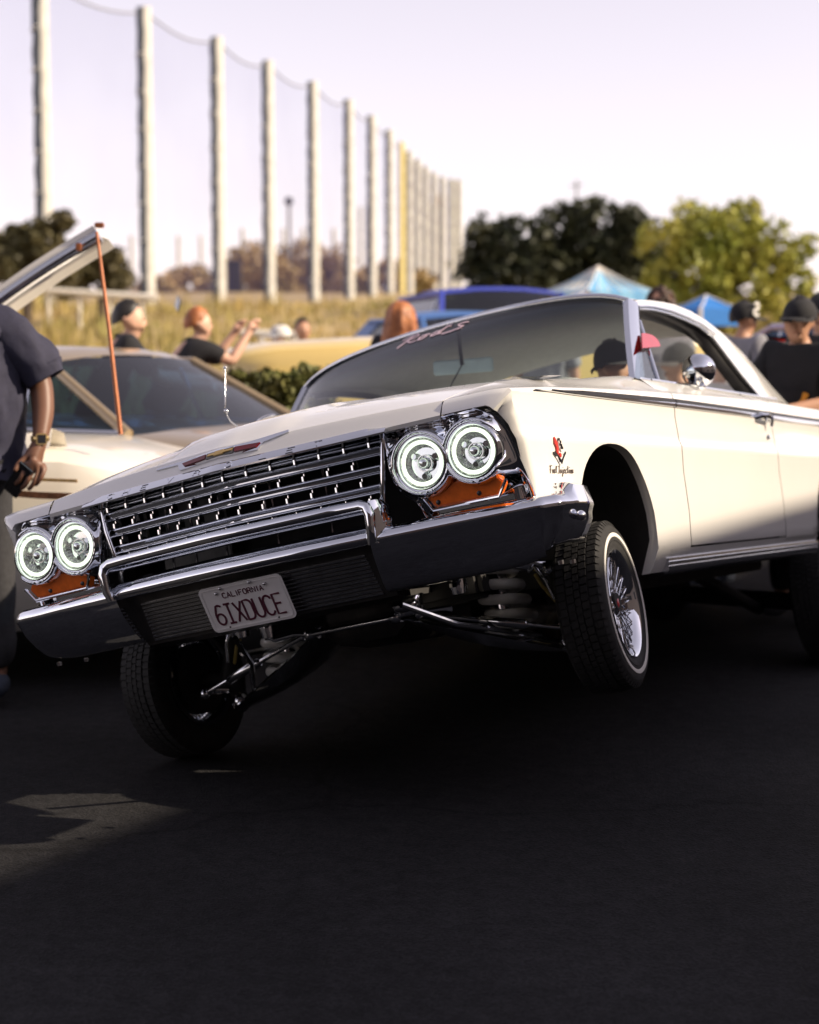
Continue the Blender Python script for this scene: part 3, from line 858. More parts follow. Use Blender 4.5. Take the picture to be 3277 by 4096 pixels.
# inside mirror on a stalk
mb = MB(); mm = Matrix.Translation((-1.03,.02,1.245)) @ Matrix.Rotation(R(-8),4,'X') @ Matrix.Rotation(R(15),4,'Z')
mb.tube([(-1.03,.03,1.42),(-1.02,.026,1.33),(-1.015,.022,1.25)], .008, 8); mb.tube([(-1.015,.022,1.25),(-.62,.03,1.005)], .003, 5)
mir = mb.build('inside_mirror', M_blk, car)
mb = MB(); mb.box((-.012,-.125,-.030),(.012,.125,.030), mtx=mm); mb.build('mirror_glass', mat('pale_mirror_shell', (.70,.80,.80), .35, noise_amt=.05), mir, bevel=.006)
for k in range(5):
    mb = MB(); mb.ell((-.80-.02*k, -.45+.07*k, 1.0),(.008,.008,.014)); mb.build('dash_ornament', M_chrome, car)

# door mirror: chrome ball housing on a short stem
mb = MB(); c = Vector((-1.39,.885,1.040)); mb.ell(c, (.066,.070,.070), 32, 20)
mb.tube([c + Vector((.03,.0,-.045)), Vector((-1.335,.905,.985)), Vector((-1.31,.91,.968))], [.006,.008,.013], 8); mb.ell((-1.31,.908,.962),(.030,.018,.010))
mb.build('door_mirror', M_chrome, car, smooth=70)


# ---------------------------------------------------------------- wheels
def make_wheel(o, s, steer=0.0, with_spokes=True):
    # o: hub centre in car space, s: +1 car left / -1 right (outer side)
    def L(prof): return [(r, s * h) for r, h in prof]
    mb = MB(); mb.lathe(L([(.170,-.085),(.186,-.088),(.189,-.080),(.183,-.070),(.168,-.060),(.160,-.02),(.157,-.005),(.151,.002),(.151,.018),(.157,.024),(.158,.040),(.164,.055),(.172,.066),(.178,.082),(.189,.086),(.192,.080),(.187,.074),(.176,.060)]), (0,0,0), 56)
    w = mb.build('wheel', M_chrome, car, smooth=60); w.location = o
    w.rotation_euler = (0, 0, steer)
    mb = MB(); mb.lathe(L([(.180,-.070),(.190,-.079),(.215,-.086),(.245,-.090),(.270,-.086),(.284,-.076),(.290,-.060),(.291,0),(.290,.060),(.284,.076),(.270,.086),(.245,.090),(.215,.087),(.197,.083),(.190,.079)]), (0,0,0), 72)
    mb.lathe(L([(.2215,.0885),(.2215,.0905),(.2205,.0905)]), (0,0,0), 60)
    mb.build('tyre', M_tyre, w, smooth=50)
    mb = MB(); mb.lathe(L([(.233,.0885),(.2345,.0915),(.2475,.0915),(.249,.0885)]), (0,0,0), 72); mb.build('whitewall', M_whitewall, w, smooth=50)
    # tread blocks
    mb = MB(); N = 66
    for k in range(N):
        for row, (y0, y1, off, dr) in enumerate(((-.070,-.042,0,0),(-.037,-.013,.5,.003),(-.009,.009,0,.0035),(.013,.037,.5,.003),(.042,.070,0,0))):
            a0 = 2*math.pi*(k+off)/N; da = 2*math.pi/N*.40; tw = .18*da
            V = []
            for r in (.288, .2975 + dr - .003):
                for a, y in ((a0-da, y0),(a0+da, y0),(a0+da+tw, y1),(a0-da+tw, y1)):
                    V.append((r*math.cos(a), s*y, r*math.sin(a)))
            mb.add(V, [(4,5,6,7),(0,1,5,4),(1,2,6,5),(2,3,7,6),(3,0,4,7)])
    tag(mb.build('tread', M_tyre, w, smooth=30), kind='stuff')
    # sidewall shoulder ribs
    mb = MB()
    for k in range(N):
        a0 = 2*math.pi*k/N; da = 2*math.pi/N*.34
        for sd in (1,-1):
            V = [(r*math.cos(a), s*sd*y, r*math.sin(a)) for r, y in ((.292,.0695),(.279,.0805),(.277,.083),(.2935,.072)) for a in (a0-da, a0+da)]
            mb.add(V, [(0,1,3,2),(2,3,5,4),(4,5,7,6),(0,2,4,6),(1,3,5,7)])
    tag(mb.build('shoulder_rib', M_tyre, w, smooth=30), kind='stuff')
    if with_spokes:
        mb = MB()
        for k in range(96):
            a = 2*math.pi*k/96; b = a + (.26 if k % 2 else -.26)
            y0, y1 = ((.035,-.015) if k % 2 else (.015,.030))
            mb.tube([(.045*math.cos(a), s*y0, .045*math.sin(a)), (.158*math.cos(b), s*y1, .158*math.sin(b))], .0028, 5, cap=False)
            if k % 2 == 0: mb.tube([(.050*math.cos(a+.05), -s*.05, .050*math.sin(a+.05)), (.160*math.cos(b+.3), -s*.03, .160*math.sin(b+.3))], .0028, 5, cap=False)
        for k in range(48):
            a = 2*math.pi*k/48; b = a + (.30 if k % 2 else -.30)
            mb.tube([(.046*math.cos(a), s*.048, .046*math.sin(a)), (.166*math.cos(b), s*.058, .166*math.sin(b))], .0021, 5, cap=False)
        tag(mb.build('spokes', M_chrome, w, smooth=60), kind='stuff')
        mb = MB(); mb.lathe(L([(.0,.060),(.020,.060),(.034,.055),(.040,.045),(.046,.036),(.052,.030),(.052,-.06),(.0,-.06)]), (0,0,0), 32); hb = mb.build('hub', M_chrome, w, smooth=50)
        mb = MB(); mb.lathe(L([(0,.064),(.020,.063),(.024,.058)]), (0,0,0), 24); mb.build('hub_emblem', M_wirered, hb, smooth=50)
        for a in (20,140,260):
            mb = MB(); mm = Matrix.Rotation(R(a),4,'Y'); mb.box((.02,s*.040-.006,-.012),(.062,s*.040+.012,.012), mtx=mm); mb.build('knock_off_ear', M_chrome, hb, bevel=.004)
        # nipple ring on the inside of the rim
        mb = MB()
        for k in range(72):
            a = 2*math.pi*k/72
            mb.tube([(.182*math.cos(a), -s*.066, .182*math.sin(a)), (.160*math.cos(a+.02), -s*.045, .160*math.sin(a+.02))], .0035, 5)
        tag(mb.build('spoke_nipples', M_chrome, w, smooth=60), kind='stuff')
        mb = MB(); mb.lathe(L([(.0,-.03),(.135,-.03),(.138,-.04),(.138,-.085),(.12,-.095),(.05,-.10),(0,-.10)]), (0,0,0), 40); mb.build('brake_drum', M_under, w, smooth=40)
    return w
wl = make_wheel((0,.800,.165), 1, steer=R(6)); wr = make_wheel((0,-.895,.182), -1, steer=R(-5)); wl.scale = wr.scale = (.955,.955,.955)
make_wheel((-3.02,.80,-.005), 1); make_wheel((-3.02,-.80,.385), -1)

# ---------------------------------------------------------------- front suspension
for s in (1, -1):
    # coil spring
    mb = MB(); n = 90; pts = []
    for i in range(n + 1):
        t = i / n; a = 2*math.pi*4.0*t; rr = .070
        pts.append((.0 - .05*t + rr*math.cos(a)*1.15, s*(.432 + .05*t*.6) + rr*math.sin(a), .365 - .215*t))
    mb.tube(pts, .0185, 10); mb.build('coil_spring', M_spring, car, smooth=60)
    mb = MB(); mb.lathe([(.0,.10),(.055,.10),(.075,.04),(.085,0),(.0,0)], (0, s*.432, .36), 20, 'z'); mb.build('spring_tower', M_under, car, smooth=50)
    mb = MB(); mb.lathe([(.0,.0),(.026,.0),(.028,-.02),(.028,-.16),(.0,-.16)], (-.02, s*.438, .36), 16, 'z'); mb.build('hydraulic_cylinder', M_chrome, car, smooth=50)
    # lower control arm: broad chromed A arm
    mb = MB(); rows = []
    for i in range(13):
        t = i / 12
        y = lerp(.17, .665, t); z = lerp(.262, .060, t); w = lerp(.17, .035, t ** .8); dp = lerp(.02,.055, math.sin(math.pi*min(1,t*1.1)) )
        x0_ = lerp(.06, .0, t)
        rows.append([(x0_+w, s*y, z), (x0_+w+.010, s*y, z-.012), (x0_+w*.8, s*y, z-dp), (x0_, s*y, z-dp-.012), (x0_-w*.8, s*y, z-dp), (x0_-w, s*y, z), (x0_-w*.6, s*y, z+.004), (x0_+w*.6, s*y, z+.004)])
    mb.grid(rows, closev=True)
    for r in (rows[0], rows[-1]): mb.add(r, [tuple(range(8))])
    arm = mb.build('lower_arm', M_chrome, car, smooth=50)
    mb = MB(); mb.tube([(.21,s*.165,.262),(.05,s*.165,.262),(-.15,s*.165,.262)], .022, 10); mb.build('arm_bushing', M_chrome, arm)
    mb = MB(); mb.ell((0,s*.665,.070),(.035,.035,.042)); mb.tube([(0,s*.665,.05),(0,s*.67,.11)], .018, 10); mb.build('ball_joint', M_chrome, arm, smooth=60)
    # upper arm
    mb = MB(); mb.tube([(.12,s*.40,.40),(.0,s*.64,.335),(-.12,s*.40,.40)], [.018,.024,.018], 8); mb.ell((0,s*.645,.325),(.03,.03,.03)); mb.build('upper_arm', M_chrome, car, smooth=60)
    # spindle and backing plate
    mb = MB(); mb.tube([(0,s*.665,.07),(0.01,s*.69,.165),(0,s*.65,.33)], [.022,.035,.022], 10); mb.tube([(0,s*.69,.165),(0,s*.86,.175)], .03, 12); mb.build('spindle', M_under, car, smooth=60)
    mb = MB(); mb.tube([(.13,s*.70,.13),(.03,s*.69,.12)], .014, 8); mb.build('steering_arm', M_chrome, car, smooth=60)
    # tie rod with adjuster sleeve
    ta, tb = Vector((.15,s*.715,.122)), Vector((.21,s*.23,.256))
    mb = MB(); mb.tube([ta, tb], .0085, 8); mb.ell(ta, (.018,.018,.020)); mb.ell(tb, (.016,.016,.016)); tr = mb.build('tie_rod', M_chrome, car, smooth=60)
    mb = MB(); mb.tube([ta.lerp(tb,.24), ta.lerp(tb,.26), ta.lerp(tb,.56), ta.lerp(tb,.58)], [.010,.017,.017,.010], 10); mb.build('adjuster_sleeve', M_chrome_soft, tr, smooth=40)
    # brake hose
    mb = MB(); P = [(.02,s*.595,.315),(.035,s*.62,.27),(.02,s*.65,.215),(-.02,s*.69,.19)]
    mb.tube(P, .0065, 8); mb.build('brake_hose', M_yellowhose, car, smooth=60)
    mb = MB(); mb.tube([(.03,s*.58,.33),(.06,s*.615,.34),(.06,s*.645,.29),(.05,s*.66,.22)], .007, 8); mb.build('brake_line', M_chrome, car, smooth=60)
    # strut rod towards the front frame
    mb = MB(); mb.tube([(.03,s*.58,.11),(.30,s*.40,.20),(.50,s*.32,.29)], .010, 8); mb.build('strut_rod', M_chrome_soft, car)
    # bumper bracket / frame horn
    mb = MB(); mb.box((.20,s*.31-.03,.40),(.62,s*.31+.03,.47)); mb.build('frame_rail', M_under, car, bevel=.01)
    mb = MB(); mb.box((-3.0,s*.50-.05,.21),(-.38,s*.50+.05,.30)); mb.build('frame_side', M_under, car, bevel=.01)
# centre link, idler, pitman and steering box
mb = MB(); mb.tube([(.25,-.235,.268),(.27,-.16,.258),(.27,.14,.258),(.25,.235,.268)], .010, 8); mb.ell((.26,-.17,.258),(.022,.022,.022)); mb.ell((.26,.165,.260),(.022,.022,.022)); mb.build('centre_link', M_chrome, car, smooth=60)
mb = MB(); mb.lathe([(0,-.03),(.040,-.03),(.046,-.015),(.046,.03),(.030,.05),(0,.05)], (.25,.225,.292), 16, 'z'); mb.ell((.28,.22,.292),(.035,.05,.026)); mb.build('steering_box', M_chrome, car, smooth=60)
mb = MB(); mb.lathe([(0,-.04),(.026,-.04),(.030,.0),(.026,.05),(0,.05)], (.22,-.36,.315), 14, 'z'); mb.tube([(.22,-.36,.275),(.23,-.33,.262),(.25,-.235,.268)], .010, 8); mb.build('idler_arm', M_chrome, car, smooth=60)
for y in (-.47,.40):
    mb = MB(); mb.lathe([(0,-.035),(.028,-.03),(.032,0),(.028,.035),(0,.035)], (.22,y,.325), 14, 'z'); mb.build('mount_bolt', M_chrome, car, smooth=50)
# cross member, sump and engine mass
mb = MB(); mb.box((-.12,-.45,.27),(.16,.45,.38)); mb.build('cross_member', M_under, car, bevel=.02)
mb = MB(); rows = []
for x, w, z in ((.20,.12,.235),(.17,.16,.200),(-.05,.17,.175),(-.35,.16,.170),(-.40,.14,.22)):
    rows.append([(x,-w,.32),(x,-w,z+.04),(x,-w*.7,z),(x,w*.7,z),(x,w,z+.04),(x,w,.32)])
mb.grid(rows)
for r in (rows[0], rows[-1]): mb.add(r, [tuple(range(6))])
mb.build('oil_sump', M_ribdark, car, smooth=40)
mb = MB(); mb.box((-.65,-.30,.32),(.35,.30,.72)); mb.build('engine_block', M_under, car, bevel=.03)
mb = MB(); mb.box((-2.6,-.87,.275),(-.45,.87,.30)); mb.box((-4.3,-.80,.34),(-2.6,.80,.40)); mb.build('floor_pan', M_under, car, bevel=.01)
mb = MB(); mb.tube([(-3.02,-.78,.385),(-3.02,.78,-.005)], .045, 10); mb.ell((-3.02,0,.19),(.15,.13,.15)); mb.build('rear_axle', M_under, car, smooth=60)
mb = MB(); mb.tube([(-2.2,.45,.24),(-2.95,.50,.02)], .03, 8); mb.build('trailing_arm', M_under, car)
mb = MB(); mb.tube([(-2.2,-.45,.24),(-2.95,-.50,.33)], .03, 8); mb.build('trailing_arm', M_under, car)
mb = MB(); mb.tube([(-.4,-.30,.22),(-1.4,-.34,.20),(-2.4,-.34,.22)], .028, 10); mb.ell((-1.9,-.34,.19),(.32,.11,.07)); mb.build('exhaust', M_grey, car, smooth=60)

# ---------------------------------------------------------------- fender badge: crossed flags over a V, and the script below
def side_pt(px, pz, h_):   # px runs rearward-positive (to the right in view)
    x = .540 - px * 1.05; z = .642 + (pz - .640) * 1.0; xs_ = x + (xfront(z) - .80) * clamp((x - .44) / .36)
    return (xs_, yside(x, z) + .001 + h_, z)
mb = MB(); V = [(-.052,.648),(-.045,.650),(.002,.624),(.040,.650),(.048,.648),(.004,.610),(-.004,.612)]
n = len(V); mb.add([side_pt(*q,.006) for q in V]+[side_pt(*q,0) for q in V], [tuple(range(n)),tuple(range(2*n-1,n-1,-1))]+[(i,n+i,n+(i+1)%n,(i+1)%n) for i in range(n)])
bd = mb.build('fender_badge', M_chrome, car, smooth=30)
mb = MB(); ribbon(mb, [(-.050,.646),(.0,.618),(.044,.646)], .005, side_pt, .008); mb.build('badge_stripe', M_blk, bd)
def flat(name, V, m_, hh):
    mb = MB(); n = len(V); mb.add([side_pt(*q,hh) for q in V]+[side_pt(*q,0) for q in V], [tuple(range(n)),tuple(range(2*n-1,n-1,-1))]+[(i,n+i,n+(i+1)%n,(i+1)%n) for i in range(n)]); return mb.build(name, m_, bd, smooth=30)
flat('red_flag', [(-.022,.640),(-.026,.664),(-.036,.674),(-.032,.690),(-.024,.694),(-.014,.676),(-.010,.660),(-.012,.642)], M_flagred, .005)
flat('checkered_flag', [(.004,.660),(.000,.690),(.012,.694),(.020,.684),(.030,.668),(.034,.652),(.016,.650)], M_plate, .004)
for a, b in ((.004,.686),(.013,.678),(.007,.670),(.018,.668),(.012,.660),(.024,.660)):
    flat('flag_check', [(a-.0035,b-.0035),(a+.0045,b-.004),(a+.0045,b+.004),(a-.0035,b+.004)], M_blk, .006)
flat('badge_centre', [(.001+.007*math.cos(q*.785), .638+.007*math.sin(q*.785)) for q in range(8)], M_flagred, .006)
M_script = mat('dark_script_metal', (.16,.13,.12), .4, .5, noise_amt=.1)
FJ = {
 'F': [[(.1,0),(.35,1)],[(.05,.95),(.5,1.0),(1.0,.95)],[(.15,.5),(.7,.55)]],
 'u': [[(0,.5),(.15,.05),(.5,.05),(.75,.5),(.75,.05),(1,.1)]],
 'e': [[(.1,.25),(.7,.4),(.45,.55),(.1,.3),(.25,.02),(1,.15)]],
 'l': [[(.1,.1),(.7,.95),(.4,.9),(.3,.1),(1,.1)]],
 'I': [[(.2,.95),(.9,1.0)],[(.6,1.0),(.4,0),(0,.0)]],
 'n': [[(0,.0),(.15,.5),(.2,.1),(.6,.5),(.6,.05),(1,.1)]],
 'j': [[(.5,.5),(.3,-.4),(0,-.3),(1,.15)],[(.6,.75),(.62,.8)]],
 'c': [[(.8,.45),(.4,.5),(.1,.2),(.4,.0),(1,.12)]],
 't': [[(.6,.95),(.35,.05),(1,.1)],[(.1,.6),(.9,.65)]],
 'i': [[(.1,.1),(.5,.5),(.45,.05),(1,.1)],[(.55,.75),(.6,.8)]],
 'o': [[(.7,.45),(.3,.48),(.1,.2),(.4,.02),(.75,.3),(.6,.5),(1,.45)]],
}
px = -.112
for ch in 'Fuel Injection':
    if ch == ' ': px += .006; continue
    w = .022 if ch in 'FI' else .0145
    mb = MB()
    for pl in FJ[ch]: ribbon(mb, [(px + a*w +   .010*b, .583 + b*.024) for a, b in pl],   .0013, side_pt, .003)
    mb.build('script_letter', M_script, bd); px += w + .0012

# whip aerial on the far side of the cowl, bent over then upright
mb = MB(); b0 = Vector((-.04,-.45,1.0))
mb.lathe([(0,.03),(.012,.028),(.022,.0),(.022,-.03)], b0, 12, 'z')
mb.tube([b0+Vector((0,0,.02)), Vector((-.05,-.45,1.045)), Vector((.02,-.45,1.057)), Vector((.075,-.45,1.082)), Vector((.097,-.45,1.112)), Vector((.075,-.45,1.19)), Vector((.045,-.45,1.283))], [.005,.005,.004,.003,.0025,.002,.002], 8)
mb.ell((.092,-.45,1.118), (.008,.008,.010)); mb.ell((.045,-.45,1.283), (.007,.007,.007))
mb.build('aerial', M_chrome_soft, car, smooth=60)
# ================================================================ GROUND AND SETTING
def gz(x, y):
    z = .03 * max(0, min(y, 20) - 8.0) + 2.75 * sstep(18, 62, y) + 1.9 * sstep(58, 112, y)
    return z + (.25 * noise.noise(Vector((x * .09, y * .09, 3))) * sstep(22, 40, y) * (1 if y < 100 else .3))
def asphalt_mat():
    m = bpy.data.materials.new('asphalt'); m.use_nodes = True; nt = m.node_tree; b = nt.nodes['Principled BSDF']
    b.inputs['Roughness'].default_value = .93; b.inputs['Specular IOR Level'].default_value = .12
    tc = nt.nodes.new('ShaderNodeTexCoord'); L = nt.links.new
    def nz(s, d=5):
        n = nt.nodes.new('ShaderNodeTexNoise'); n.inputs['Scale'].default_value = s; n.inputs['Detail'].default_value = d; L(tc.outputs['Object'], n.inputs['Vector']); return n
    def ramp(src, a, b_, lo, hi):
        r = nt.nodes.new('ShaderNodeMapRange'); r.inputs[1].default_value, r.inputs[2].default_value, r.inputs[3].default_value, r.inputs[4].default_value = a, b_, lo, hi; L(src, r.inputs[0]); return r.outputs[0]
    def mul(p, q):
        x = nt.nodes.new('ShaderNodeMath'); x.operation = 'MULTIPLY'; L(p, x.inputs[0]); L(q, x.inputs[1]); return x.outputs[0]
    big = ramp(nz(.7, 4).outputs['Fac'], .35, .68, .70, 1.22)          # worn and stained areas
    mid = ramp(nz(14, 6).outputs['Fac'], .3, .7, .80, 1.2)
    vo = nt.nodes.new('ShaderNodeTexVoronoi'); vo.inputs['Scale'].default_value = 130; L(tc.outputs['Object'], vo.inputs['Vector'])
    sx = nt.nodes.new('ShaderNodeSeparateColor'); L(vo.outputs['Color'], sx.inputs[0])
    stone = ramp(sx.outputs[0], .0, 1.0, .70, 1.34)                       # aggregate stones of different tone
    vc = nt.nodes.new('ShaderNodeTexVoronoi'); vc.feature = 'DISTANCE_TO_EDGE'; vc.inputs['Scale'].default_value = .30
    wv = nt.nodes.new('ShaderNodeVectorMath'); wv.operation = 'ADD'; sc_ = nt.nodes.new('ShaderNodeVectorMath'); sc_.operation = 'SCALE'; sc_.inputs['Scale'].default_value = .5
    L(nz(2.5, 5).outputs['Color'], sc_.inputs[0]); L(tc.outputs['Object'], wv.inputs[0]); L(sc_.outputs[0], wv.inputs[1]); L(wv.outputs[0], vc.inputs['Vector'])
    crack = ramp(vc.outputs['Distance'], .001, .007, .70, 1.0)
    f = mul(mul(big, mid), mul(stone, crack))
    cm = nt.nodes.new('ShaderNodeMix'); cm.data_type = 'RGBA'; cm.blend_type = 'MULTIPLY'; cm.inputs[0].default_value = 1
    cm.inputs[6].default_value = (.0205,.0202,.0218,1); L(f, cm.inputs[7]); L(cm.outputs[2], b.inputs['Base Color'])
    bp = nt.nodes.new('ShaderNodeBump'); bp.inputs['Strength'].default_value = .45; bp.inputs['Distance'].default_value = .005; L(vo.outputs['Distance'], bp.inputs['Height']); L(bp.outputs[0], b.inputs['Normal'])
    return m
M_asphalt = asphalt_mat()
mb = MB(); ys = [-60,-20,-5,0,2,3,4,5,6,7,8,9,11,14,18,23]; xs = [-250,-120,-60,-30,-15,-8,-4,-2,0,2,4,8,15,30,60,120,250]
mb.grid([[(x,y,.03*max(0,min(y,20)-8) - (.2 if y > 20 else 0)) for y in ys] for x in xs])
tag(mb.build('asphalt_ground', M_asphalt, smooth=60), kind='structure')
M_grassland = mat('dry_grass_soil', (.32,.24,.10), .95, noise_amt=0, nscale=1.3, col2=(.42,.31,.15), bump=.8, bscale=12)
mb = MB(); gx_ = [-300,-150,-80,-50,-35] + [-30 + i * 2.0 for i in range(31)] + [35,50,80,150,300]
gy_ = [19.5 + i * 1.5 for i in range(30)] + [65,70,76,84,95,110,150,250,500,1200]
mb.grid([[(x,y,gz(x,y) + (.004 if y > 20 else -.05)) for y in gy_] for x in gx_])
tag(mb.build('grass_bank', M_grassland, smooth=60), kind='structure')
M_grass = mat('dry_grass_blades', (.42,.30,.10), .8, nscale=.35, col2=(.24,.22,.06))
mb = MB()
for i in range(9000):
    y = 21 + 34 * rnd.random() ** 1.5; x = rnd.uniform(-.25, .27) * y * 1.25
    z = gz(x, y); h = rnd.uniform(.18,.50) * (1.4 if noise.noise(Vector((x*.3,y*.3,0))) > .1 else .8)
    for k in range(3):
        a = rnd.uniform(0, 6.28); w = rnd.uniform(.012,.03); lx, ly = rnd.uniform(-.15,.15), rnd.uniform(-.15,.15)
        ox, oy = rnd.uniform(-.15,.15), rnd.uniform(-.15,.15)
        p = Vector((x+ox, y+oy, z-.02)); d = Vector((math.cos(a)*w, math.sin(a)*w, 0))
        mb.add([p-d, p+d, p+Vector((lx*.5,ly*.5,h*.6))+d*.6, p+Vector((lx,ly,h))], [(0,1,2),(0,2,3)])
tag(mb.build('dry_grass', M_grass, clean=False, fix=False, smooth=None), kind='stuff')

# ---------------------------------------------------------------- fence of tall poles with netting
M_pole_strip = mat('pole_strip_dark', (.045,.055,.075), .9, noise_amt=.35, nscale=4)
M_pole = mat('weathered_wood_pole', (.52,.51,.46), .75, noise_amt=.12, nscale=3)
M_poley = mat('yellow_painted_pole', (.66,.56,.20), .6, noise_amt=.06)
M_cable = mat('steel_cable', (.20,.20,.21), .6, .4, noise_amt=.1)
def net_mat():
    m = bpy.data.materials.new('fine_netting'); m.use_nodes = True; nt = m.node_tree; nt.nodes.clear()
    out = nt.nodes.new('ShaderNodeOutputMaterial'); t = nt.nodes.new('ShaderNodeBsdfTransparent'); d = nt.nodes.new('ShaderNodeBsdfDiffuse')
    d.inputs[0].default_value = (.10,.10,.24,1); ms = nt.nodes.new('ShaderNodeMixShader')
    tc = nt.nodes.new('ShaderNodeTexCoord'); n = nt.nodes.new('ShaderNodeTexNoise'); n.inputs['Scale'].default_value = .25
    mr = nt.nodes.new('ShaderNodeMapRange'); mr.inputs[1].default_value = .3; mr.inputs[2].default_value = .7; mr.inputs[3].default_value = .09; mr.inputs[4].default_value = .16
    nt.links.new(tc.outputs['Object'], n.inputs['Vector']); nt.links.new(n.outputs['Fac'], mr.inputs[0]); nt.links.new(mr.outputs[0], ms.inputs[0])
    nt.links.new(t.outputs[0], ms.inputs[1]); nt.links.new(d.outputs[0], ms.inputs[2]); nt.links.new(ms.outputs[0], out.inputs[0]); return m
M_net = net_mat()
FP = [(-14.6,50.5),(-11.8,56),(-9.33,61.6),(-7.42,67.4),(-5.90,72.8),(-4.33,78.4),(-2.91,84),(-1.92,89.6),(-1.07,95.4),(-.44,101),(.02,105.5),(.55,110),(1.1,114),(1.7,118),(2.35,121),(3.02,122.5),(3.55,123.2)]
DESC = ['first pole of the tall net fence, cut by the left frame edge','tall thick pole at far left behind the raised white hood','tall pole second from left, above the leaning man in black tee','tall pole standing right of the dark low trees','tall pole just left of the distant floodlight mast','tall pole just right of the distant floodlight mast','tall pole in the middle of the net fence','slimmer looking far pole two before the yellow one','far pole directly left of the yellow pole','bright yellow pole in the row of pale net fence poles','far pole directly right of the yellow pole','far pale pole second right of the yellow pole','far pale pole third right of the yellow pole','far pale pole fourth right of the yellow pole','far pale pole fifth right of the yellow pole','far pale pole second from the right end of the fence','last pale pole of the net fence beside the dark trees']
TOP = 13.55
for k, (x, y) in enumerate(FP):
    yl = k == 9
    zb = gz(x, y) - .3; r = .29 if not yl else .24
    mb = MB(); tw = R(36); rows = []
    sq = [(c*.82,-.82-.18*0) for c in ()] or [(.80,-1),(1,-.80),(1,.80),(.80,1),(-.80,1),(-1,.80),(-1,-.80),(-.80,-1)]
    for z_, f_ in ((zb,.64),(zb+3,.62),(TOP,.58)): rows.append([((a*math.cos(tw)-b_*math.sin(tw))*r*f_, (a*math.sin(tw)+b_*math.cos(tw))*r*f_, z_) for a, b_ in sq])
    mb.grid(rows, closev=True); mb.add(rows[-1], [tuple(range(8))])
    for q in range(int((TOP - zb - 1.5) / 1.3)): mb.tube([(-r-.04, -r*.5, zb+1.2+q*1.3),(-r*.3,-r-.10, zb+1.3+q*1.3)], .03, 5)
    nb_ = MB(); nb_.tube([(-r*.50 + .02*math.sin(q*2.1+k), -r*.62 + .02*math.cos(q*1.7), lerp(zb, TOP-.05, q/26)) for q in range(27)], [.135 + .014*math.sin(q*2.9+k*1.3) for q in range(27)], 8)  # dark wavy tube along the left front side of the pole
    p = tag(mb.build('fence_pole', M_poley if yl else M_pole, smooth=50), DESC[k], 'pole', 'tall poles of the net fence'); p.location = (x, y, 0)
    if not yl: nb_.build('dark_pole_strip', M_pole_strip, p, smooth=60)
nt_ = empty('fence_net', (0,0,0), label='pale see-through netting strung between the tall fence poles', cat='net')
for (x0_, y0_), (x1_, y1_) in zip(FP, FP[1:]):
    mb = MB(); rows = []
    for i in range(9):
        t = i / 8; sag = .35 * math.sin(math.pi * t); x, y = lerp(x0_, x1_, t), lerp(y0_, y1_, t)
        rows.append([(x, y + .32, lerp(gz(x,y), TOP - .15 - sag, j / 6)) for j in range(7)])
    mb.grid(rows); npn = mb.build('net_panel', M_net, nt_, smooth=60)
    mb = MB(); mb.tube([(r[-1][0], r[-1][1], r[-1][2]) for r in rows], .035, 5); mb.build('top_cable', M_cable, npn)
# smaller far poles
SPL = ['short thin far pole left of the second tall pole','short thin far pole right of the second tall pole','short thin far pole just left of the third tall pole','short thin far pole right of the dark box','short thin far pole left of the floodlight mast','short thin far pole right of the floodlight mast','short thin far pole left of the sixth tall pole','short thin far pole right of the sixth tall pole','short thin far pole close left of the seventh tall pole','short far pole at the tan screens','short far pole just right of the tan screens','short far pole at the dark tree edge']
for k, u in enumerate([283,381,428,515,600,641,705,760,775,905,925,955]):
    y = 122 + (k % 3) * 4; x = (u - 862.5) / 3594 * y; top = 1.53 + (735.5 - (500 if k < 3 else 485 if k < 7 else 440)) / 3594 * y
    mb = MB(); zb = gz(x, y) - .2; mb.lathe([(0,zb),(.17,zb),(.15,top),(0,top)], (0,0,0), 10, 'z')
    o = tag(mb.build('short_pole', M_pole, smooth=50), SPL[k], 'pole', 'short far poles beyond the bank'); o.location = (x, y, 0)
# tan screens among the far poles
M_tan = mat('tan_mesh_screen', (.50,.36,.24), .85, noise_amt=.1, nscale=2)
for k, (u0, u1, vt) in enumerate(((903,920,438),(920,940,415))):
    y = 126; mb = MB(); x0_, x1_ = (u0-862.5)/3594*y, (u1-862.5)/3594*y
    mb.box((x0_, y, 2.0), (x1_, y+.1, 1.53+(735.5-vt)/3594*y)); tag(mb.build('wind_screen', M_tan), ['lower tan screen panel between the far poles','taller tan screen panel between the far poles'][k], 'screen')
# floodlight mast
mb = MB(); y = 112; x = (612-862.5)/3594*y; zt = 1.53+(735.5-432)/3594*y
mb.lathe([(0,1.5),(.16,1.5),(.11,zt),(0,zt)], (x,y,0), 10, 'z'); 
lm_ = tag(mb.build('light_mast', M_cable, smooth=50), 'thin dark floodlight mast with round head behind the fence', 'light mast')
mb = MB(); mb.ell((x, y-.1, zt+.1), (.30,.25,.28)); mb.build('lamp_head', M_blk, lm_, smooth=60)
# far aerial above the trees
mb = MB(); y = 150; x = (1210-862.5)/3594*y; zt = 1.53+(735.5-386)/3594*y; mb.tube([(x,y,1),(x,y,zt)], .10, 6); mb.tube([(x-.6,y,zt-.5),(x+.5,y,zt-.35)], .06, 5)
tag(mb.build('utility_pole', M_cable), 'thin faint utility pole rising above the dark trees', 'pole')
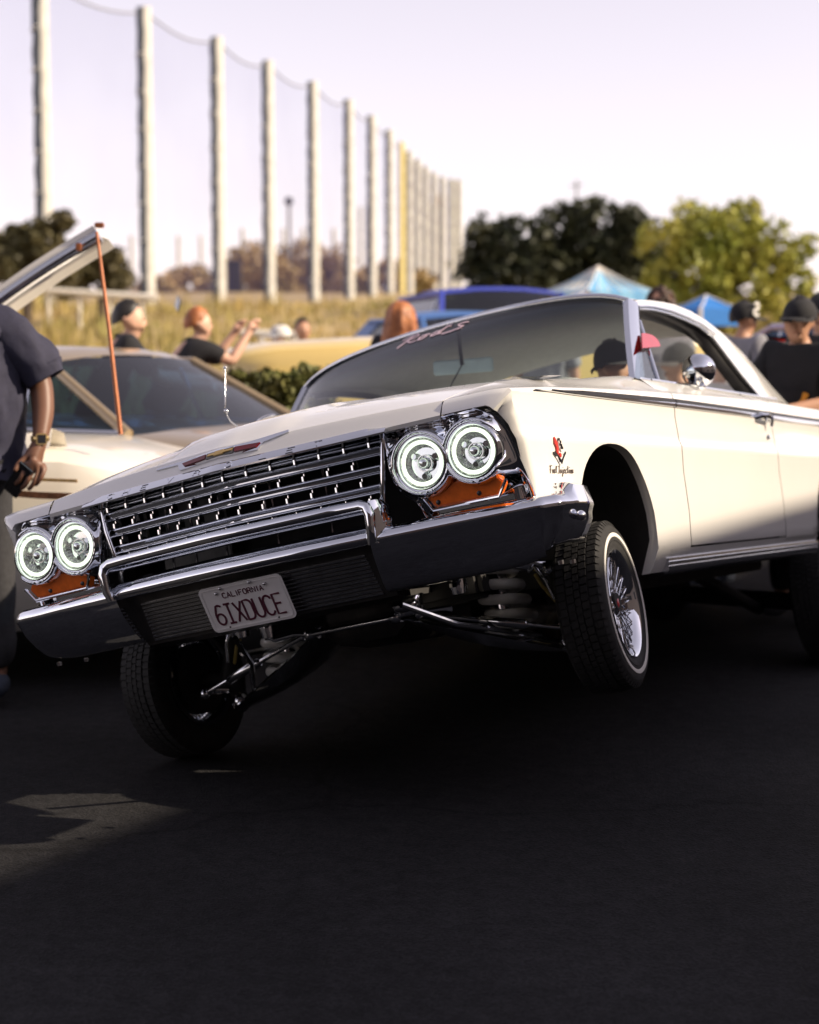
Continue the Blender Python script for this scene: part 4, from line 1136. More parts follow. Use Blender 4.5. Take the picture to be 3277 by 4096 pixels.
# guard rails
M_rail = mat('white_rail_paint', (.72,.68,.60), .6, noise_amt=.08)
for k, (u0, u1, v0, v1, y) in enumerate(((75,335,612,628,44),(500,640,700,704,26))):
    zz = lambda v: 1.53 + (735.5 - v) / 3594 * y
    x0_, x1_ = (u0-862.5)/3594*y, (u1-862.5)/3594*y
    r = empty('guard_rail', (x0_, y, gz(x0_, y)), label=['long white rail on the dry bank under the tall poles','short white rail low on the bank beside the yellow car'][k], cat='rail')
    mb = MB(); mb.tube([(0,0,zz(v0)-gz(x0_,y)),(x1_-x0_,0,zz(v1)-gz(x0_,y))], .09 if k == 0 else .05, 8); mb.build('rail_beam', M_rail, r, smooth=60)
    for q in range(4):
        t = (q + .5) / 4; mb = MB(); xx = (x1_-x0_)*t; mb.tube([(xx,0,-.5),(xx,0,lerp(zz(v0),zz(v1),t)-gz(x0_,y))], .05, 6); mb.build('rail_post', M_rail, r)
# dark equipment box
mb = MB(); y = 100; x = (495-862.5)/3594*y; mb.box((x-.35,y,3.2),(x+.42,y+.6,6.7)); mb.box((x-.1,y-.05,4.6),(x+.3,y,5.6))
tag(mb.build('equipment_cabinet', M_under, bevel=.03), 'dark box mounted among far poles on the bank', 'box')

# ---------------------------------------------------------------- trees and shrubs
M_bark = mat('bark', (.07,.05,.035), .9, noise_amt=.3, nscale=10, bump=.5, bscale=20)
def leaf_mat(name, c1, c2, s=.6):
    m = mat(name, c1, .55, nscale=s, col2=c2, spec=.3)
    return m
M_ldark = leaf_mat('dark_foliage', (.020,.027,.012), (.048,.050,.022))
M_lyel = leaf_mat('yellow_green_foliage', (.22,.26,.035), (.46,.42,.09))
M_lolive = leaf_mat('olive_foliage', (.085,.080,.035), (.15,.12,.055))
M_ltan = leaf_mat('tan_scrub_foliage', (.42,.28,.12), (.26,.20,.08))
M_lgreen = leaf_mat('hedge_foliage', (.075,.095,.025), (.16,.15,.045), 4)
def tree(name, label, cat, x, y, h, blobs, m, n, leaf, group=None, trunk=True, seed=1, gap=-.22):
    """blobs: list of (dx,dy,z,r) crown masses"""
    rr = random.Random(seed); z0 = gz(x, y)
    t = empty(name, (x, y, z0), label=label, cat=cat, group=group)
    mb = MB()
    if trunk:
        mb.tube([(0,0,-.2),(.05,0,h*.25),(0,.05,h*.5)], [h*.035,h*.028,h*.018], 8)
        for bx, by, bz, br in blobs: mb.tube([(0.03,0,h*.22),(bx*.45,by*.45,lerp(h*.3,bz,.5)),(bx*.85,by*.85,bz)], [h*.018,h*.011,h*.004], 6)
    else:
        for k in range(7): a = rr.uniform(0,6.28); mb.tube([(0,0,-.1),(math.cos(a)*h*.2,math.sin(a)*h*.2,h*.6)], [.02,.008], 5)
    mb.build('trunk' if trunk else 'stems', M_bark, t, smooth=60)
    mb = MB(); W = sum(b[3]**2 for b in blobs)
    for bx, by, bz, br in blobs:
        for k in range(int(n * br * br / W)):
            d = Vector((rr.gauss(0,1), rr.gauss(0,1), rr.gauss(0,1))).normalized() * br * (rr.random() ** .38)
            d.z *= .80; q = Vector((bx,by,bz)) + d * (1 + .28 * noise.noise(d * (2.2 / br) + Vector((bx*3, seed, bz))))
            if q.z < .05: q.z = .05 + rr.random()*.2
            if noise.noise(q * (1.6 / br) + Vector((seed,0,0))) < gap: continue
            s = leaf * rr.uniform(.6,1.3); a, b = Vector((rr.gauss(0,1),rr.gauss(0,1),rr.gauss(0,1))).normalized(), Vector((rr.gauss(0,1),rr.gauss(0,1),rr.gauss(0,1)))
            b = a.cross(b).normalized()
            mb.add([q - a*s, q + b*s*.55, q + a*s, q - b*s*.55], [(0,1,2,3)])
    mb.build('crown', m, t, clean=False, fix=False, smooth=None)
    return t
def px(u, y): return (u - 862.5) / 3594 * y
def pz(v, y): return 1.53 + (735.5 - v) / 3594 * y
def crown_px(x, y, L):   # crown masses described by their place at that distance
    return [(px(u, y) - x, dy, pz(v, y) - gz(x, y), r / 3594 * y) for u, v, r, dy in L]
T = 48; x = px(1090, T); tree('shade_tree', 'dense dark tree at the right end of the net fence', 'tree', x, T, 4.4, crown_px(x, T, [(1030,500,58,0),(1010,560,60,.5),(1085,520,75,0),(1100,580,80,0),(1040,590,50,-.4),(1135,500,50,.3),(1150,560,60,.3),(1020,640,60,0),(1100,650,70,0)]), M_ldark, 9000, .12, seed=3)
T = 49; x = px(1250, T); tree('shade_tree', 'largest dark tree with a broad round crown behind the striped tent', 'tree', x, T, 5.4, crown_px(x, T, [(1190,490,75,0),(1250,480,80,0),(1310,500,82,0),(1200,560,90,0),(1300,580,95,0),(1380,560,70,.5),(1200,640,80,0),(1300,650,80,0)]), M_ldark, 14000, .12, seed=5)
T = 43; x = px(1500, T); tree('leafy_tree', 'sunlit yellow-green tree with loose open crown on the right', 'tree', x, T, 4.6, crown_px(x, T, [(1400,520,72,0),(1450,480,70,0),(1520,500,85,0),(1600,510,62,0),(1470,580,95,0),(1560,590,85,0),(1640,550,50,0),(1690,520,34,0),(1670,600,48,0),(1380,590,55,0),(1420,640,70,0),(1520,650,75,0),(1610,645,62,0),(1655,560,34,0),(1560,450,38,0)]), M_lyel, 15000, .10, seed=8, gap=-.10)
T = 42; x = px(60, T); tree('shade_tree', 'dark tree at the left edge behind the raised white hood', 'tree', x, T, 4.2, crown_px(x, T, [(30,560,60,0),(95,510,52,0),(120,560,60,0),(-30,520,60,0),(140,470,28,0),(40,500,32,0)]), M_lolive, 9000, .10, seed=11)
T = 45; x = px(215, T); tree('shade_tree', 'round dark bush-like tree right of the raised white hood', 'tree', x, T, 3.2, crown_px(x, T, [(180,565,52,0),(225,560,50,0),(255,590,35,0),(150,600,40,0)]), M_lolive, 6000, .10, seed=13)
SCRUB = [(330,600,34,'low tan scrub right of the dark round tree'),(395,580,44,'tan scrub bush behind the third tall pole'),(455,600,36,'small tan scrub bush between the third and fourth tall poles'),(520,545,62,'tallest tan scrub in front of the dark box'),(575,570,50,'tan scrub just left of the floodlight mast'),(625,540,64,'tall tan scrub directly under the floodlight mast'),(690,555,58,'tan scrub right of the floodlight mast'),(745,590,40,'low tan scrub in the gap right of the sixth pole'),(800,575,46,'tan scrub touching the yellow pole'),(870,590,38,'tan scrub right of the yellow pole')]
for k, (u, v, r, lb) in enumerate(SCRUB):
    y = 106 + (k * 7) % 12; x = px(u, y); tree('scrub_bush', lb, 'bush', x, y, pz(v - r, y) - gz(x, y), crown_px(x, y, [(u-18,v+10,r*.7,0),(u+20,v,r*.75,0),(u,v+30,r*.9,0),(u-30,v+45,r*.7,0),(u+32,v+42,r*.7,0)]), M_ltan, 2600, .20, trunk=False, seed=20+k)
for k, (u, v, r, lb) in enumerate(((585,812,62,'leafy green shrub with glints directly in front of the yellow car'),(660,800,55,'green shrub between the yellow car and the tilted windscreen'),(520,800,36,'small green shrub at the corner of the yellow car'))):
    y = 11.2 + .2 * k; x = px(u, y); tree('green_shrub', lb, 'shrub', x, y, 1.2, crown_px(x, y, [(u-20,v,r*.7,0),(u+22,v+8,r*.75,0),(u,v+50,r,0),(u-30,v+60,r*.8,0)]), M_lgreen, 2600, .035, trunk=False, seed=30+k)
# ================================================================ BUILDING BEHIND THE CAMERA (casts the foreground shade)
M_stucco = mat('tan_stucco', (.26,.21,.17), .9, noise_amt=.08, nscale=4, bump=.3, bscale=40)
ang = math.atan2(.84,.54)
LP = Vector((-.39, 6.31, 0)); LD = Vector((.462,.887,0)).normalized(); LN = Vector((LD.y, -LD.x, 0))
slope = math.tan(SUN_EL) / (Vector((sv.x, sv.y, 0)).normalized().dot(LN))
BH = 6.6; off = (BH + .10) / slope + .0
bld = empty('building', tuple(LP + LN * off), label='tan flat-roofed commercial building standing to the right of the camera', cat='building')
bld.rotation_euler = (0, 0, math.atan2(LD.y, LD.x))
mb = MB(); mb.box((-40,-14,0),(46,0,BH)); wall = mb.build('wall', M_stucco, bld)
mb = MB(); mb.box((-40.1,-14.1,BH),(46.1,.06,BH+.0)) if False else mb.box((-40.05,-.25,BH+.004),(46.05,.04,BH+.10)); mb.build('parapet_cap', M_grey, bld)
for q in range(9):
    mb = MB(); mb.box((-30+q*7,.0,.9),(-27+q*7,.03,2.6)); w_ = mb.build('window', M_blk, bld)
    mb = MB(); mb.box((-30.1+q*7,.03,.8),(-26.9+q*7,.07,.9)); mb.build('window_sill', M_grey, w_)

# unseen brick block, added to cut sky light on the foreground and car front
M_blocker = mat('blocker_brick', (.085,.055,.045), .9, noise_amt=.2, nscale=8, bump=.3, bscale=30)
sky_blocker = empty('building', (0,-7.5,0), label='unseen dark brick block added behind the camera to hold back sky light', cat='building')
mb = MB(); mb.box((-12,-9,0),(8,0,8.5)); mb.build('wall', M_blocker, sky_blocker)
mb = MB(); mb.box((-12.05,-.3,8.504),(8.05,.05,8.62)); mb.build('parapet_cap', M_grey, sky_blocker)
for q in range(3):
    mb = MB(); mb.box((-11+q*6.2,.0,.0),(-7.5+q*6.2,.03,3.6)); w_ = mb.build('blocker_door', M_blk, sky_blocker)
# ================================================================ PEOPLE
def skin_mat(n, c): return mat(n, c, .5, noise_amt=.06, nscale=12)
S_tan = skin_mat('tan_skin', (.50,.27,.17)); S_fair = skin_mat('fair_skin', (.62,.37,.26)); S_brown = skin_mat('brown_skin', (.16,.075,.045))
C_navy = mat('navy_cotton', (.024,.024,.048), .85, noise_amt=.12, nscale=30, bump=.35, bscale=18)
C_blacktee = mat('black_cotton', (.014,.014,.017), .9, noise_amt=.15, nscale=25)
C_white = mat('white_cotton', (.72,.70,.66), .85, noise_amt=.05)
C_denim = mat('dark_denim', (.035,.045,.07), .85, noise_amt=.2, nscale=40)
C_char = mat('charcoal_twill', (.030,.030,.034), .9, noise_amt=.2, nscale=40)
C_grey = mat('grey_cotton', (.25,.25,.28), .9, noise_amt=.08)
H_black = mat('black_hair', (.012,.010,.009), .5, noise_amt=.3, nscale=60)
H_red = mat('auburn_hair', (.52,.20,.07), .45, noise_amt=0, nscale=16, col2=(.22,.065,.02), bump=.6, bscale=60)
H_brown = mat('brown_hair', (.055,.026,.016), .6, noise_amt=.35, nscale=30, bump=.8, bscale=40)
S_lip = mat('lip_skin', (.30,.11,.08), .5, noise_amt=.1)
C_print = mat('orange_print', (.75,.30,.02), .7, noise_amt=.15)
C_blackcap = mat('black_cap_fabric', (.012,.012,.015), .85, noise_amt=.15)
C_greybrim = mat('grey_brim_fabric', (.16,.145,.13), .85, noise_amt=.1)
M_dark = mat('dark_lens', (.01,.01,.012), .15, noise_amt=.1)

def skin_mesh(name, V, E, Rr, m, parent, sub=2, disp=0.0, seed=0):
    me = bpy.data.meshes.new(name); me.from_pydata([tuple(v) for v in V], E, [])
    o = bpy.data.objects.new(name, me); col.objects.link(o)
    md = o.modifiers.new('Skin', 'SKIN'); md.use_smooth_shade = True
    for i, r in enumerate(Rr):
        sv_ = me.skin_vertices[0].data[i]; sv_.radius = r if isinstance(r, tuple) else (r, r); sv_.use_root = (i == 0)
    ss = o.modifiers.new('Sub', 'SUBSURF'); ss.levels = ss.render_levels = sub
    dg = bpy.context.evaluated_depsgraph_get(); me2 = bpy.data.meshes.new_from_object(o.evaluated_get(dg))
    bpy.data.objects.remove(o); bpy.data.meshes.remove(me)
    if disp:
        for v in me2.vertices:
            n_ = noise.noise(v.co * 9 + Vector((seed,0,0))) * disp + noise.noise(v.co * 22 + Vector((0,seed,0))) * disp * .5
            v.co += v.normal * n_
    me2.name = name
    return link_obj(name, me2, parent, m, 180)

def vadd(a, b): return (a[0]+b[0], a[1]+b[1], a[2]+b[2])
def person(label, x, y, rz, H=1.75, skin=S_tan, shirt=C_blacktee, pants=C_denim, arms=None, lean=0.0, legs=None, hair=H_black, hairstyle='short', cap=None, group=None, headyaw=0.0, headpitch=0.0, z=None, seated=False, sleeve=.55, rise=0.0, shades=False):
    """facing local +Y; arms: two lists (right, left) of shoulder-relative elbow and wrist points"""
    k = H / 1.75
    t = empty('person', (x, y, (gz(x, y) if z is None else z) + rise), rz, label=label, cat='person', group=group)
    hip = .52 if seated else .93
    def sp(f, w=0): # spine point, f 0 hip..1 neck base
        return Vector((w, math.sin(lean) * .55 * f, hip + .55 * f * math.cos(lean)))
    V = []; E = []; Rr = []; ix = {}
    def add(nm, p, r, to=None):
        ix[nm] = len(V); V.append(Vector(p) * k); Rr.append(tuple(q*k for q in r) if isinstance(r, tuple) else r*k)
        if to is not None: E.append((ix[to], ix[nm]))
    add('pelvis', sp(0), (.15,.11)); add('waist', sp(.35), (.135,.10), 'pelvis'); add('chest', sp(.72), (.145,.100), 'waist'); add('base', sp(.98), (.075,.07), 'chest')
    nb = sp(1.0); hd = Vector((0, math.sin(lean * .8), math.cos(lean * .8)))
    add('neck', nb + hd * .035, .052, 'base'); fw = Vector((math.sin(headyaw), math.cos(headyaw) * math.cos(headpitch), math.sin(headpitch)))
    hc = nb + hd * .028
    add('jaw', hc + Vector((0,0,.030)) + fw * .034, (.050,.054), 'neck'); add('face', hc + Vector((0,0,.10)) + fw * .012, (.070,.088), 'jaw'); add('skull', hc + Vector((0,0,.165)), (.070,.086), 'face'); add('top', hc + Vector((0,0,.205)), (.045,.055), 'skull')
    add('nose', hc + Vector((0,0,.085)) + fw * .112, .010, 'face')
    rt = Vector((fw.y, -fw.x, 0)).normalized()
    for s, nm in ((1,'R'),(-1,'L')): add('ear'+nm, hc + Vector((0,0,.09)) + rt * s * .082, .012, 'face')
    arms = arms or [((.05,.0,-.29),(.04,.08,-.53)), ((-.05,.0,-.29),(-.04,.08,-.53))]
    AR = []
    for (e_, w_), s, nm in zip(arms, (1,-1), 'RL'):
        sh = sp(.93, s*.165); el = sh + Vector(e_); wr = sh + Vector(w_); hv = (wr - el).normalized()
        add('sh'+nm, sh, .060, 'chest'); add('el'+nm, el, .043, 'sh'+nm); add('fo'+nm, el.lerp(wr,.35), .041, 'el'+nm); add('wr'+nm, wr, .028, 'fo'+nm); add('pa'+nm, wr + hv*.055, (.022,.040), 'wr'+nm)
        add('fi'+nm, wr + hv*.10, (.016,.038), 'pa'+nm)
        sd = hv.cross(Vector((0,0,1))); sd = sd.normalized() if sd.length > .05 else Vector((1,0,0)); up = sd.cross(hv)
        for q in range(4):
            b0 = wr + hv*.10 + sd*(q-1.5)*.019; l_ = (.036,.045,.042,.030)[q]
            add('f%d%s' % (q,nm), b0 + hv*l_*.6 - up*.006, .0088, 'fi'+nm); add('g%d%s' % (q,nm), b0 + hv*l_ - up*.026, .0078, 'f%d%s' % (q,nm))
        add('th'+nm, wr + hv*.05 + sd*.045 - up*.01, .010, 'pa'+nm); add('tt'+nm, wr + hv*.085 + sd*.055 - up*.02, .0085, 'th'+nm)
        AR.append((sh, el, wr))
    LG = []
    for s, nm in ((1,'R'),(-1,'L')):
        if seated: kn, an = Vector((s*.11,.42,.60)), Vector((s*.11,.74,.50))
        else: kn, an = Vector((s*.105,.02,.50)), Vector((s*.115,-.02,.085))
        add('hp'+nm, sp(0, s*.09) - Vector((0,0,.02)), .088, 'pelvis'); add('kn'+nm, kn, .056, 'hp'+nm); add('ca'+nm, kn.lerp(an,.35) - Vector((0,.015,0)), .055, 'kn'+nm); add('an'+nm, an, .037, 'ca'+nm); add('to'+nm, an + Vector((0,.14,-.05)), (.042,.028), 'an'+nm)
        LG.append((kn, an))
    skin_mesh('body', V, E, Rr, skin, t)
    # shirt
    V, E, Rr, ix = [], [], [], {}
    add('w', sp(.30), (.172,.140)); add('h', sp(-.10), (.178,.148), 'w'); add('c', sp(.74), (.200,.168), 'w'); add('n', sp(.97), (.090,.085), 'c')
    for (sh, el, wr), nm in zip(AR, 'RL'):
        add('s'+nm, sh, .088, 'c'); add('e'+nm, sh.lerp(el, sleeve), .076, 's'+nm); add('x'+nm, sh.lerp(el, min(1, sleeve+.22)), .072, 'e'+nm)
    so = skin_mesh('shirt', V, E, Rr, shirt, t, disp=.010, seed=x)
    V, E, Rr, ix = [], [], [], {}
    add('p', sp(.0), (.150,.118))
    for s, nm, (kn, an) in ((1,'R',LG[0]),(-1,'L',LG[1])):
        add('h'+nm, sp(0, s*.085) - Vector((0,0,.09)), .098, 'p'); add('k'+nm, kn, .075, 'h'+nm); add('a'+nm, kn.lerp(an,.93), .066, 'k'+nm)
    skin_mesh('trousers', V, E, Rr, pants, t, disp=.008, seed=y)
    for s, (kn, an) in zip((1,-1), LG):
        mb = MB(); mb.ell(tuple((an + Vector((0,.06,-.045))) * k), (.05*k,.145*k,.045*k)); mb.build('shoe', C_char, t, smooth=60)
    hcv = hc * k; yaw = Matrix.Rotation(-headyaw, 3, 'Z')
    def hp(v): return hcv + yaw @ (Vector(v) * k)
    # eyes
    for s in (1,-1):
        mb = MB(); mb.ell(hp((s*.032,.086,.108)), (.011*k,.008*k,.007*k), 8, 6); mb.build('eye', M_dark, t, smooth=60)
    mb = MB(); mb.ell(hp((0,.088,.040)), (.022*k,.008*k,.006*k), 8, 6); mb.build('mouth', S_lip, t, smooth=60)
    if shades:
        mb = MB(); mb.box((-.068,.078,.092),(-.006,.092,.124)); mb.box((.006,.078,.092),(.068,.092,.124)); mb.box((-.08,-.02,.112),(-.074,.09,.122)); mb.box((.074,-.02,.112),(.08,.09,.122)); mb.box((-.075,.080,.114),(.075,.088,.122))
        mb.v = [tuple(hp(v)) for v in mb.v]; mb.build('sunglasses', M_dark, t)
    if hair and hairstyle == 'short':
        mb = MB(); rows = []
        for i in range(9):
            ph = math.pi * .60 * i / 8; row = []
            for j in range(20):
                a = 2*math.pi*j/20; fr = .5 + .5*math.sin(a); lim = lerp(1, .44, min(1, fr ** 1.5 * 1.1))
                p_ = ph * lim; rr_ = 1.02 + .13 * noise.noise(Vector((math.cos(a)*4, math.sin(a)*4, ph*5 + x)))
                row.append(hp((.080*rr_*math.sin(p_)*math.cos(a), -.006 + .100*rr_*math.sin(p_)*math.sin(a), .115 + .118*rr_*math.cos(p_))))
            rows.append(row)
        mb.grid(rows, closev=True); mb.build('hair', hair, t, smooth=60)
    elif hairstyle == 'curly':
        mb = MB(); rr2 = random.Random(int(x*100))
        for q in range(46):
            d = Vector((rr2.gauss(0,1), rr2.gauss(0,1)-.3, abs(rr2.gauss(0,1))*.9)).normalized()
            mb.ell(hp((d.x*.085, d.y*.095-.01, .10 + d.z*.115)), (.032*k,.032*k,.030*k), 7, 5)
        tag(mb.build('hair', hair, t, smooth=60), kind='stuff')
    elif hairstyle == 'long':
        mb = MB(); rows = []
        for i in range(15):
            v = i / 14; row = []
            for j in range(28):
                a = 2*math.pi*j/28; fr = max(0, math.sin(a))
                if v < .35:
                    p_ = math.pi*.5*v/.35*(1 - .35*fr); x_, y_, z_ = .092*math.sin(p_)*math.cos(a), .108*math.sin(p_)*math.sin(a), .112 + .122*math.cos(p_)
                else:
                    w = (v-.35)/.65; x_, y_, z_ = (.092 + .05*w)*math.cos(a), min(.108*math.sin(a)*(1-.3*w) - .03*w, .045), .112 - w*.40*(1 - .55*fr)
                n_ = 1 + .07*math.sin(a*9 + v*3) + .05*noise.noise(Vector((math.cos(a)*4, math.sin(a)*4, v*5)))
                row.append(hp((x_*n_*1.18, y_*n_*1.1, z_)))
            rows.append(row)
        mb.grid(rows, closev=True); mb.build('hair', hair, t, smooth=60)
    if cap:
        cm, bm_, kind = cap['m'], cap.get('brim', cap['m']), cap.get('kind', 'cap')
        mb = MB(); rows = []
        hh = .100 if kind == 'cap' else .092
        for i in range(9):
            ph = math.pi*.5*i/8
            rows.append([hp((.092*math.sin(ph)**.7*math.cos(a), .108*math.sin(ph)**.7*math.sin(a), .125 + hh*math.cos(ph))) for a in [2*math.pi*j/24 for j in range(24)]])
        mb.grid(rows, closev=True); mb.grid([rows[-1], [p - Vector((0,0,.018*k)) for p in rows[-1]]], closev=True)
        c_ = mb.build('cap', cm, t, smooth=60)
        mb = MB(); ba = cap.get('brimyaw', 0.0); rows = []
        for j in range(13):
            a = R(lerp(15,165,j/12)) ; ra = Matrix.Rotation(ba,3,'Z')
            i0 = Vector((.092*math.cos(a), .106*math.sin(a), .118)); i1 = Vector((.098*math.cos(a), .106*math.sin(a) + .085*math.sin(a), .108 - .012*abs(math.cos(a))))
            rows.append([hp(ra@i0), hp(ra@i1), hp(ra@(i1 - Vector((0,0,.006)))), hp(ra@(i0 - Vector((0,0,.006))))])
        mb.grid(rows, closev=True); mb.build('cap_brim', bm_, c_, smooth=60)
        if cap.get('logo'):
            mb = MB(); a0 = cap['logo_at']
            def onc(a, b, h_): 
                th = a0 - a / .10; zz = .165 + b; rr_ = .108 + h_
                return hp((.93*rr_*math.sin(th)*-1, rr_*math.cos(th), zz))
            for pl in GL['S']: ribbon(mb, [((px_-.5)*.055, (pz_-.5)*.085+.005) for px_, pz_ in pl], .020, onc, .006)
            mb.build('cap_letter', C_white, c_, smooth=60)
    return t

# world-space helper: facing angle 0 looks away from the camera (+Y), pi looks at it
W_ = lambda u, y: px(u, y)
blackcap = dict(m=C_blackcap)
# man leaning on the gold coupe, back print, arm along the roof
p = person('man in black tee with orange back print leaning over the gold coupe', W_(195,10.9), 10.9, R(-75), 1.80, S_fair, C_blacktee, C_denim, rise=.02, arms=[((.02,.20,-.20),(.05,.46,-.24)), ((-.04,.22,-.18),(-.10,.50,-.20))], lean=.42, headyaw=.1)
mb = MB()
for q in range(7): ribbon(mb, [(lerp(-.09,.09,i/8), .40 - q*.045 + .012*math.sin(i*1.7+q)) for i in range(9)], .022, lambda a,b,c: (a, -.155 - c + .22*(b-.1) + .16*abs(a), .98 + b), .004)
mb.build('back_print', C_print, p)
# woman taking a picture with both hands
p = person('woman with tied auburn hair bending forward and raising a phone', W_(335,11.5), 11.5, R(-65), 1.66, S_fair, C_blacktee, C_denim, arms=[((.06,.20,-.10),(.02,.34,.10)), ((-.06,.22,-.10),(-.02,.36,.10))], lean=.55, hair=H_red, rise=.14, headpitch=.1)
ph_ = tag(MB().box((-.004,-.075,-.04),(.004,.075,.04)).build('phone', M_dark, None, bevel=.003), 'dark phone held up by the bending auburn-haired woman', 'phone'); ph_.location = (W_(378,11.4), 11.4, pz(640,11.4)); ph_.rotation_euler = (.3,.2,R(20))
# long haired woman seen from behind
person('woman with long auburn hair seen from behind the tilted windscreen', W_(843,12), 12.0, R(-25), 1.70, S_fair, C_blacktee, C_denim, hair=H_red, hairstyle='long', headyaw=-.3, rise=.06)
person('person whose brown curly hair tops the lowrider roof left of the striped tent', W_(1150,12.5), 12.5, R(160), 1.76, S_tan, C_grey, C_denim, hair=H_brown, hairstyle='curly', rise=.02)
person('person whose curly dark hair and sunglasses show above the roof right of the striped tent', W_(1388,12.8), 12.8, R(185), 1.80, S_tan, C_grey, C_denim, hair=H_brown, hairstyle='curly', rise=.06)
person('man in black cap with big white letter turning away beyond the rear pillar', W_(1562,12), 12.0, R(-62), 1.74, S_tan, C_grey, C_denim, cap=dict(m=C_blackcap, logo=True, logo_at=R(-66)), headyaw=.1, rise=.02)
rm = person('man in black tee and black hat looking down at the right edge', W_(1690,9.3), 9.3, R(140), 1.76, S_tan, C_blacktee, C_char, cap=dict(m=C_blackcap, kind='hat'), headyaw=-.15, headpitch=-.35, arms=[((.09,.06,-.26),(-.06,.32,-.30)), ((-.09,.06,-.26),(.07,.32,-.30))], lean=.1, rise=.03, shades=True)
mb = MB(); ribbon(mb, [(-.045+.09*i/6, .22+.010*math.sin(i)) for i in range(7)], .05, lambda a,b,c: (a-.05, .142+c, .98+b), .004); mb.build('chest_print', C_print, rm)
person('man in dark cap half hidden behind the black hatted man at the right edge', W_(1728,10.4), 10.4, R(150), 1.80, S_fair, C_char, C_denim, cap=dict(m=C_char), rise=.02)
M_yel = mat('yellow_plastic', (.75,.62,.05), .4, noise_amt=.05)
mb = MB(); mb.box((-.05,-.03,-.008),(.05,.03,.008)); o = tag(mb.build('food_tray', M_yel, bevel=.006), 'small yellow tray in the hands of the black hatted man', 'tray'); o.location = (W_(1692,9.05), 9.05, pz(857,9.05)); o.rotation_euler = (0,0,.3)
person('person in a white cap low beyond the yellow car', W_(592,17), 17.0, R(100), 1.70, S_fair, C_white, C_denim, cap=dict(m=C_white), rise=-.18)
person('person with dark hair beside the white cap beyond the yellow car', W_(638,17.3), 17.3, R(200), 1.72, S_tan, C_blacktee, C_denim, rise=-.14)
# two men seen through the side window
person('man in grey-brimmed black cap framed by the side window', W_(1428,9.9), 9.9, R(95), 1.66, S_tan, C_char, C_denim, cap=dict(m=C_blackcap, brim=C_greybrim), rise=-.14, headyaw=-.1)
person('man in white shirt seen through the rear of the side window', W_(1508,10.6), 10.6, R(-150), 1.66, S_fair, C_white, C_denim, rise=-.16)
# driver
dl = CAR_M @ Vector((-1.70,.36,.30))
dr = person('driver in dark cap sitting behind the lowrider windscreen', dl.x, dl.y, 0, 1.70, S_tan, C_char, C_denim, cap=dict(m=C_blackcap), z=0, seated=True, arms=[((.03,.10,-.24),(.0,.36,-.14)), ((-.03,.10,-.24),(-.02,.36,-.14))])
dr.matrix_world = CAR_M @ Matrix.Translation((-1.80,.40,.03)) @ Matrix.Rotation(R(-90),4,'Z')

# ---------------------------------------------------------------- man standing at the left edge (arm and hand are in focus range)
mx_, my_ = -1.925, 7.3
man = empty('person', (mx_, my_, gz(mx_, my_)), label='man in navy short-sleeved shirt with gold watch at the left edge', cat='person')
gm = gz(mx_, my_)
def L_(x, y, z): return Vector((x - mx_, y - my_, z - gm))
V = []; E = []; Rr = []; ix = {}
def add_(nm, p, r, to=None):
    ix[nm] = len(V); V.append(p); Rr.append(r)
    if to: E.append((ix[to], ix[nm]))
add_('pelvis', L_(mx_,my_,1.05), (.17,.12)); add_('waist', L_(mx_,my_,1.22), (.15,.115), 'pelvis'); add_('chest', L_(mx_,my_,1.50), (.18,.13), 'waist'); add_('base', L_(mx_,my_,1.70), .085, 'chest')
add_('neck', L_(mx_,my_-.02,1.75), .066, 'base'); add_('jaw', L_(mx_,my_-.05,1.795), (.064,.072), 'neck'); add_('face', L_(mx_,my_-.04,1.865), (.076,.094), 'jaw'); add_('skull', L_(mx_,my_-.02,1.935), (.076,.092), 'face'); add_('top', L_(mx_,my_-.02,1.975), (.05,.06), 'skull'); add_('nose', L_(mx_,my_-.155,1.85), .012, 'face')
for s in (1,-1): add_('ear%d' % s, L_(mx_+s*.088,my_-.03,1.855), .013, 'face')
# right-of-view arm
A0, A1, A2, A3 = L_(-1.70,7.30,1.63), L_(-1.575,7.32,1.38), L_(-1.558,7.27,1.26), L_(-1.562,7.20,1.135)
add_('sh', A0, .068, 'chest'); add_('el', A1, .056, 'sh'); add_('fo', A2, .050, 'el'); add_('wr', A3, .033, 'fo')
hA = L_(-1.572,7.185,1.085); hB = L_(-1.578,7.17,1.045)
add_('pa', hA, (.026,.040), 'wr'); add_('kn', hB, (.022,.043), 'pa')
fing = [(-1.620,1.035,.92),(-1.594,1.022,1.0),(-1.566,1.018,.98),(-1.540,1.026,.85)]
for q, (fx_, fz_, ln) in enumerate(fing):
    add_('a%d' % q, L_(fx_+.006, 7.150, fz_), .0125, 'kn'); add_('b%d' % q, L_(fx_-.004, 7.135, fz_-.036*ln), .0110, 'a%d' % q); add_('c%d' % q, L_(fx_-.022, 7.142, fz_-.064*ln), .0100, 'b%d' % q); add_('d%d' % q, L_(fx_-.040, 7.160, fz_-.076*ln), .0090, 'c%d' % q)
add_('t0', L_(-1.612,7.165,1.080), .0145, 'pa'); add_('t1', L_(-1.642,7.145,1.050), .0130, 't0'); add_('t2', L_(-1.655,7.130,1.020), .0110, 't1')
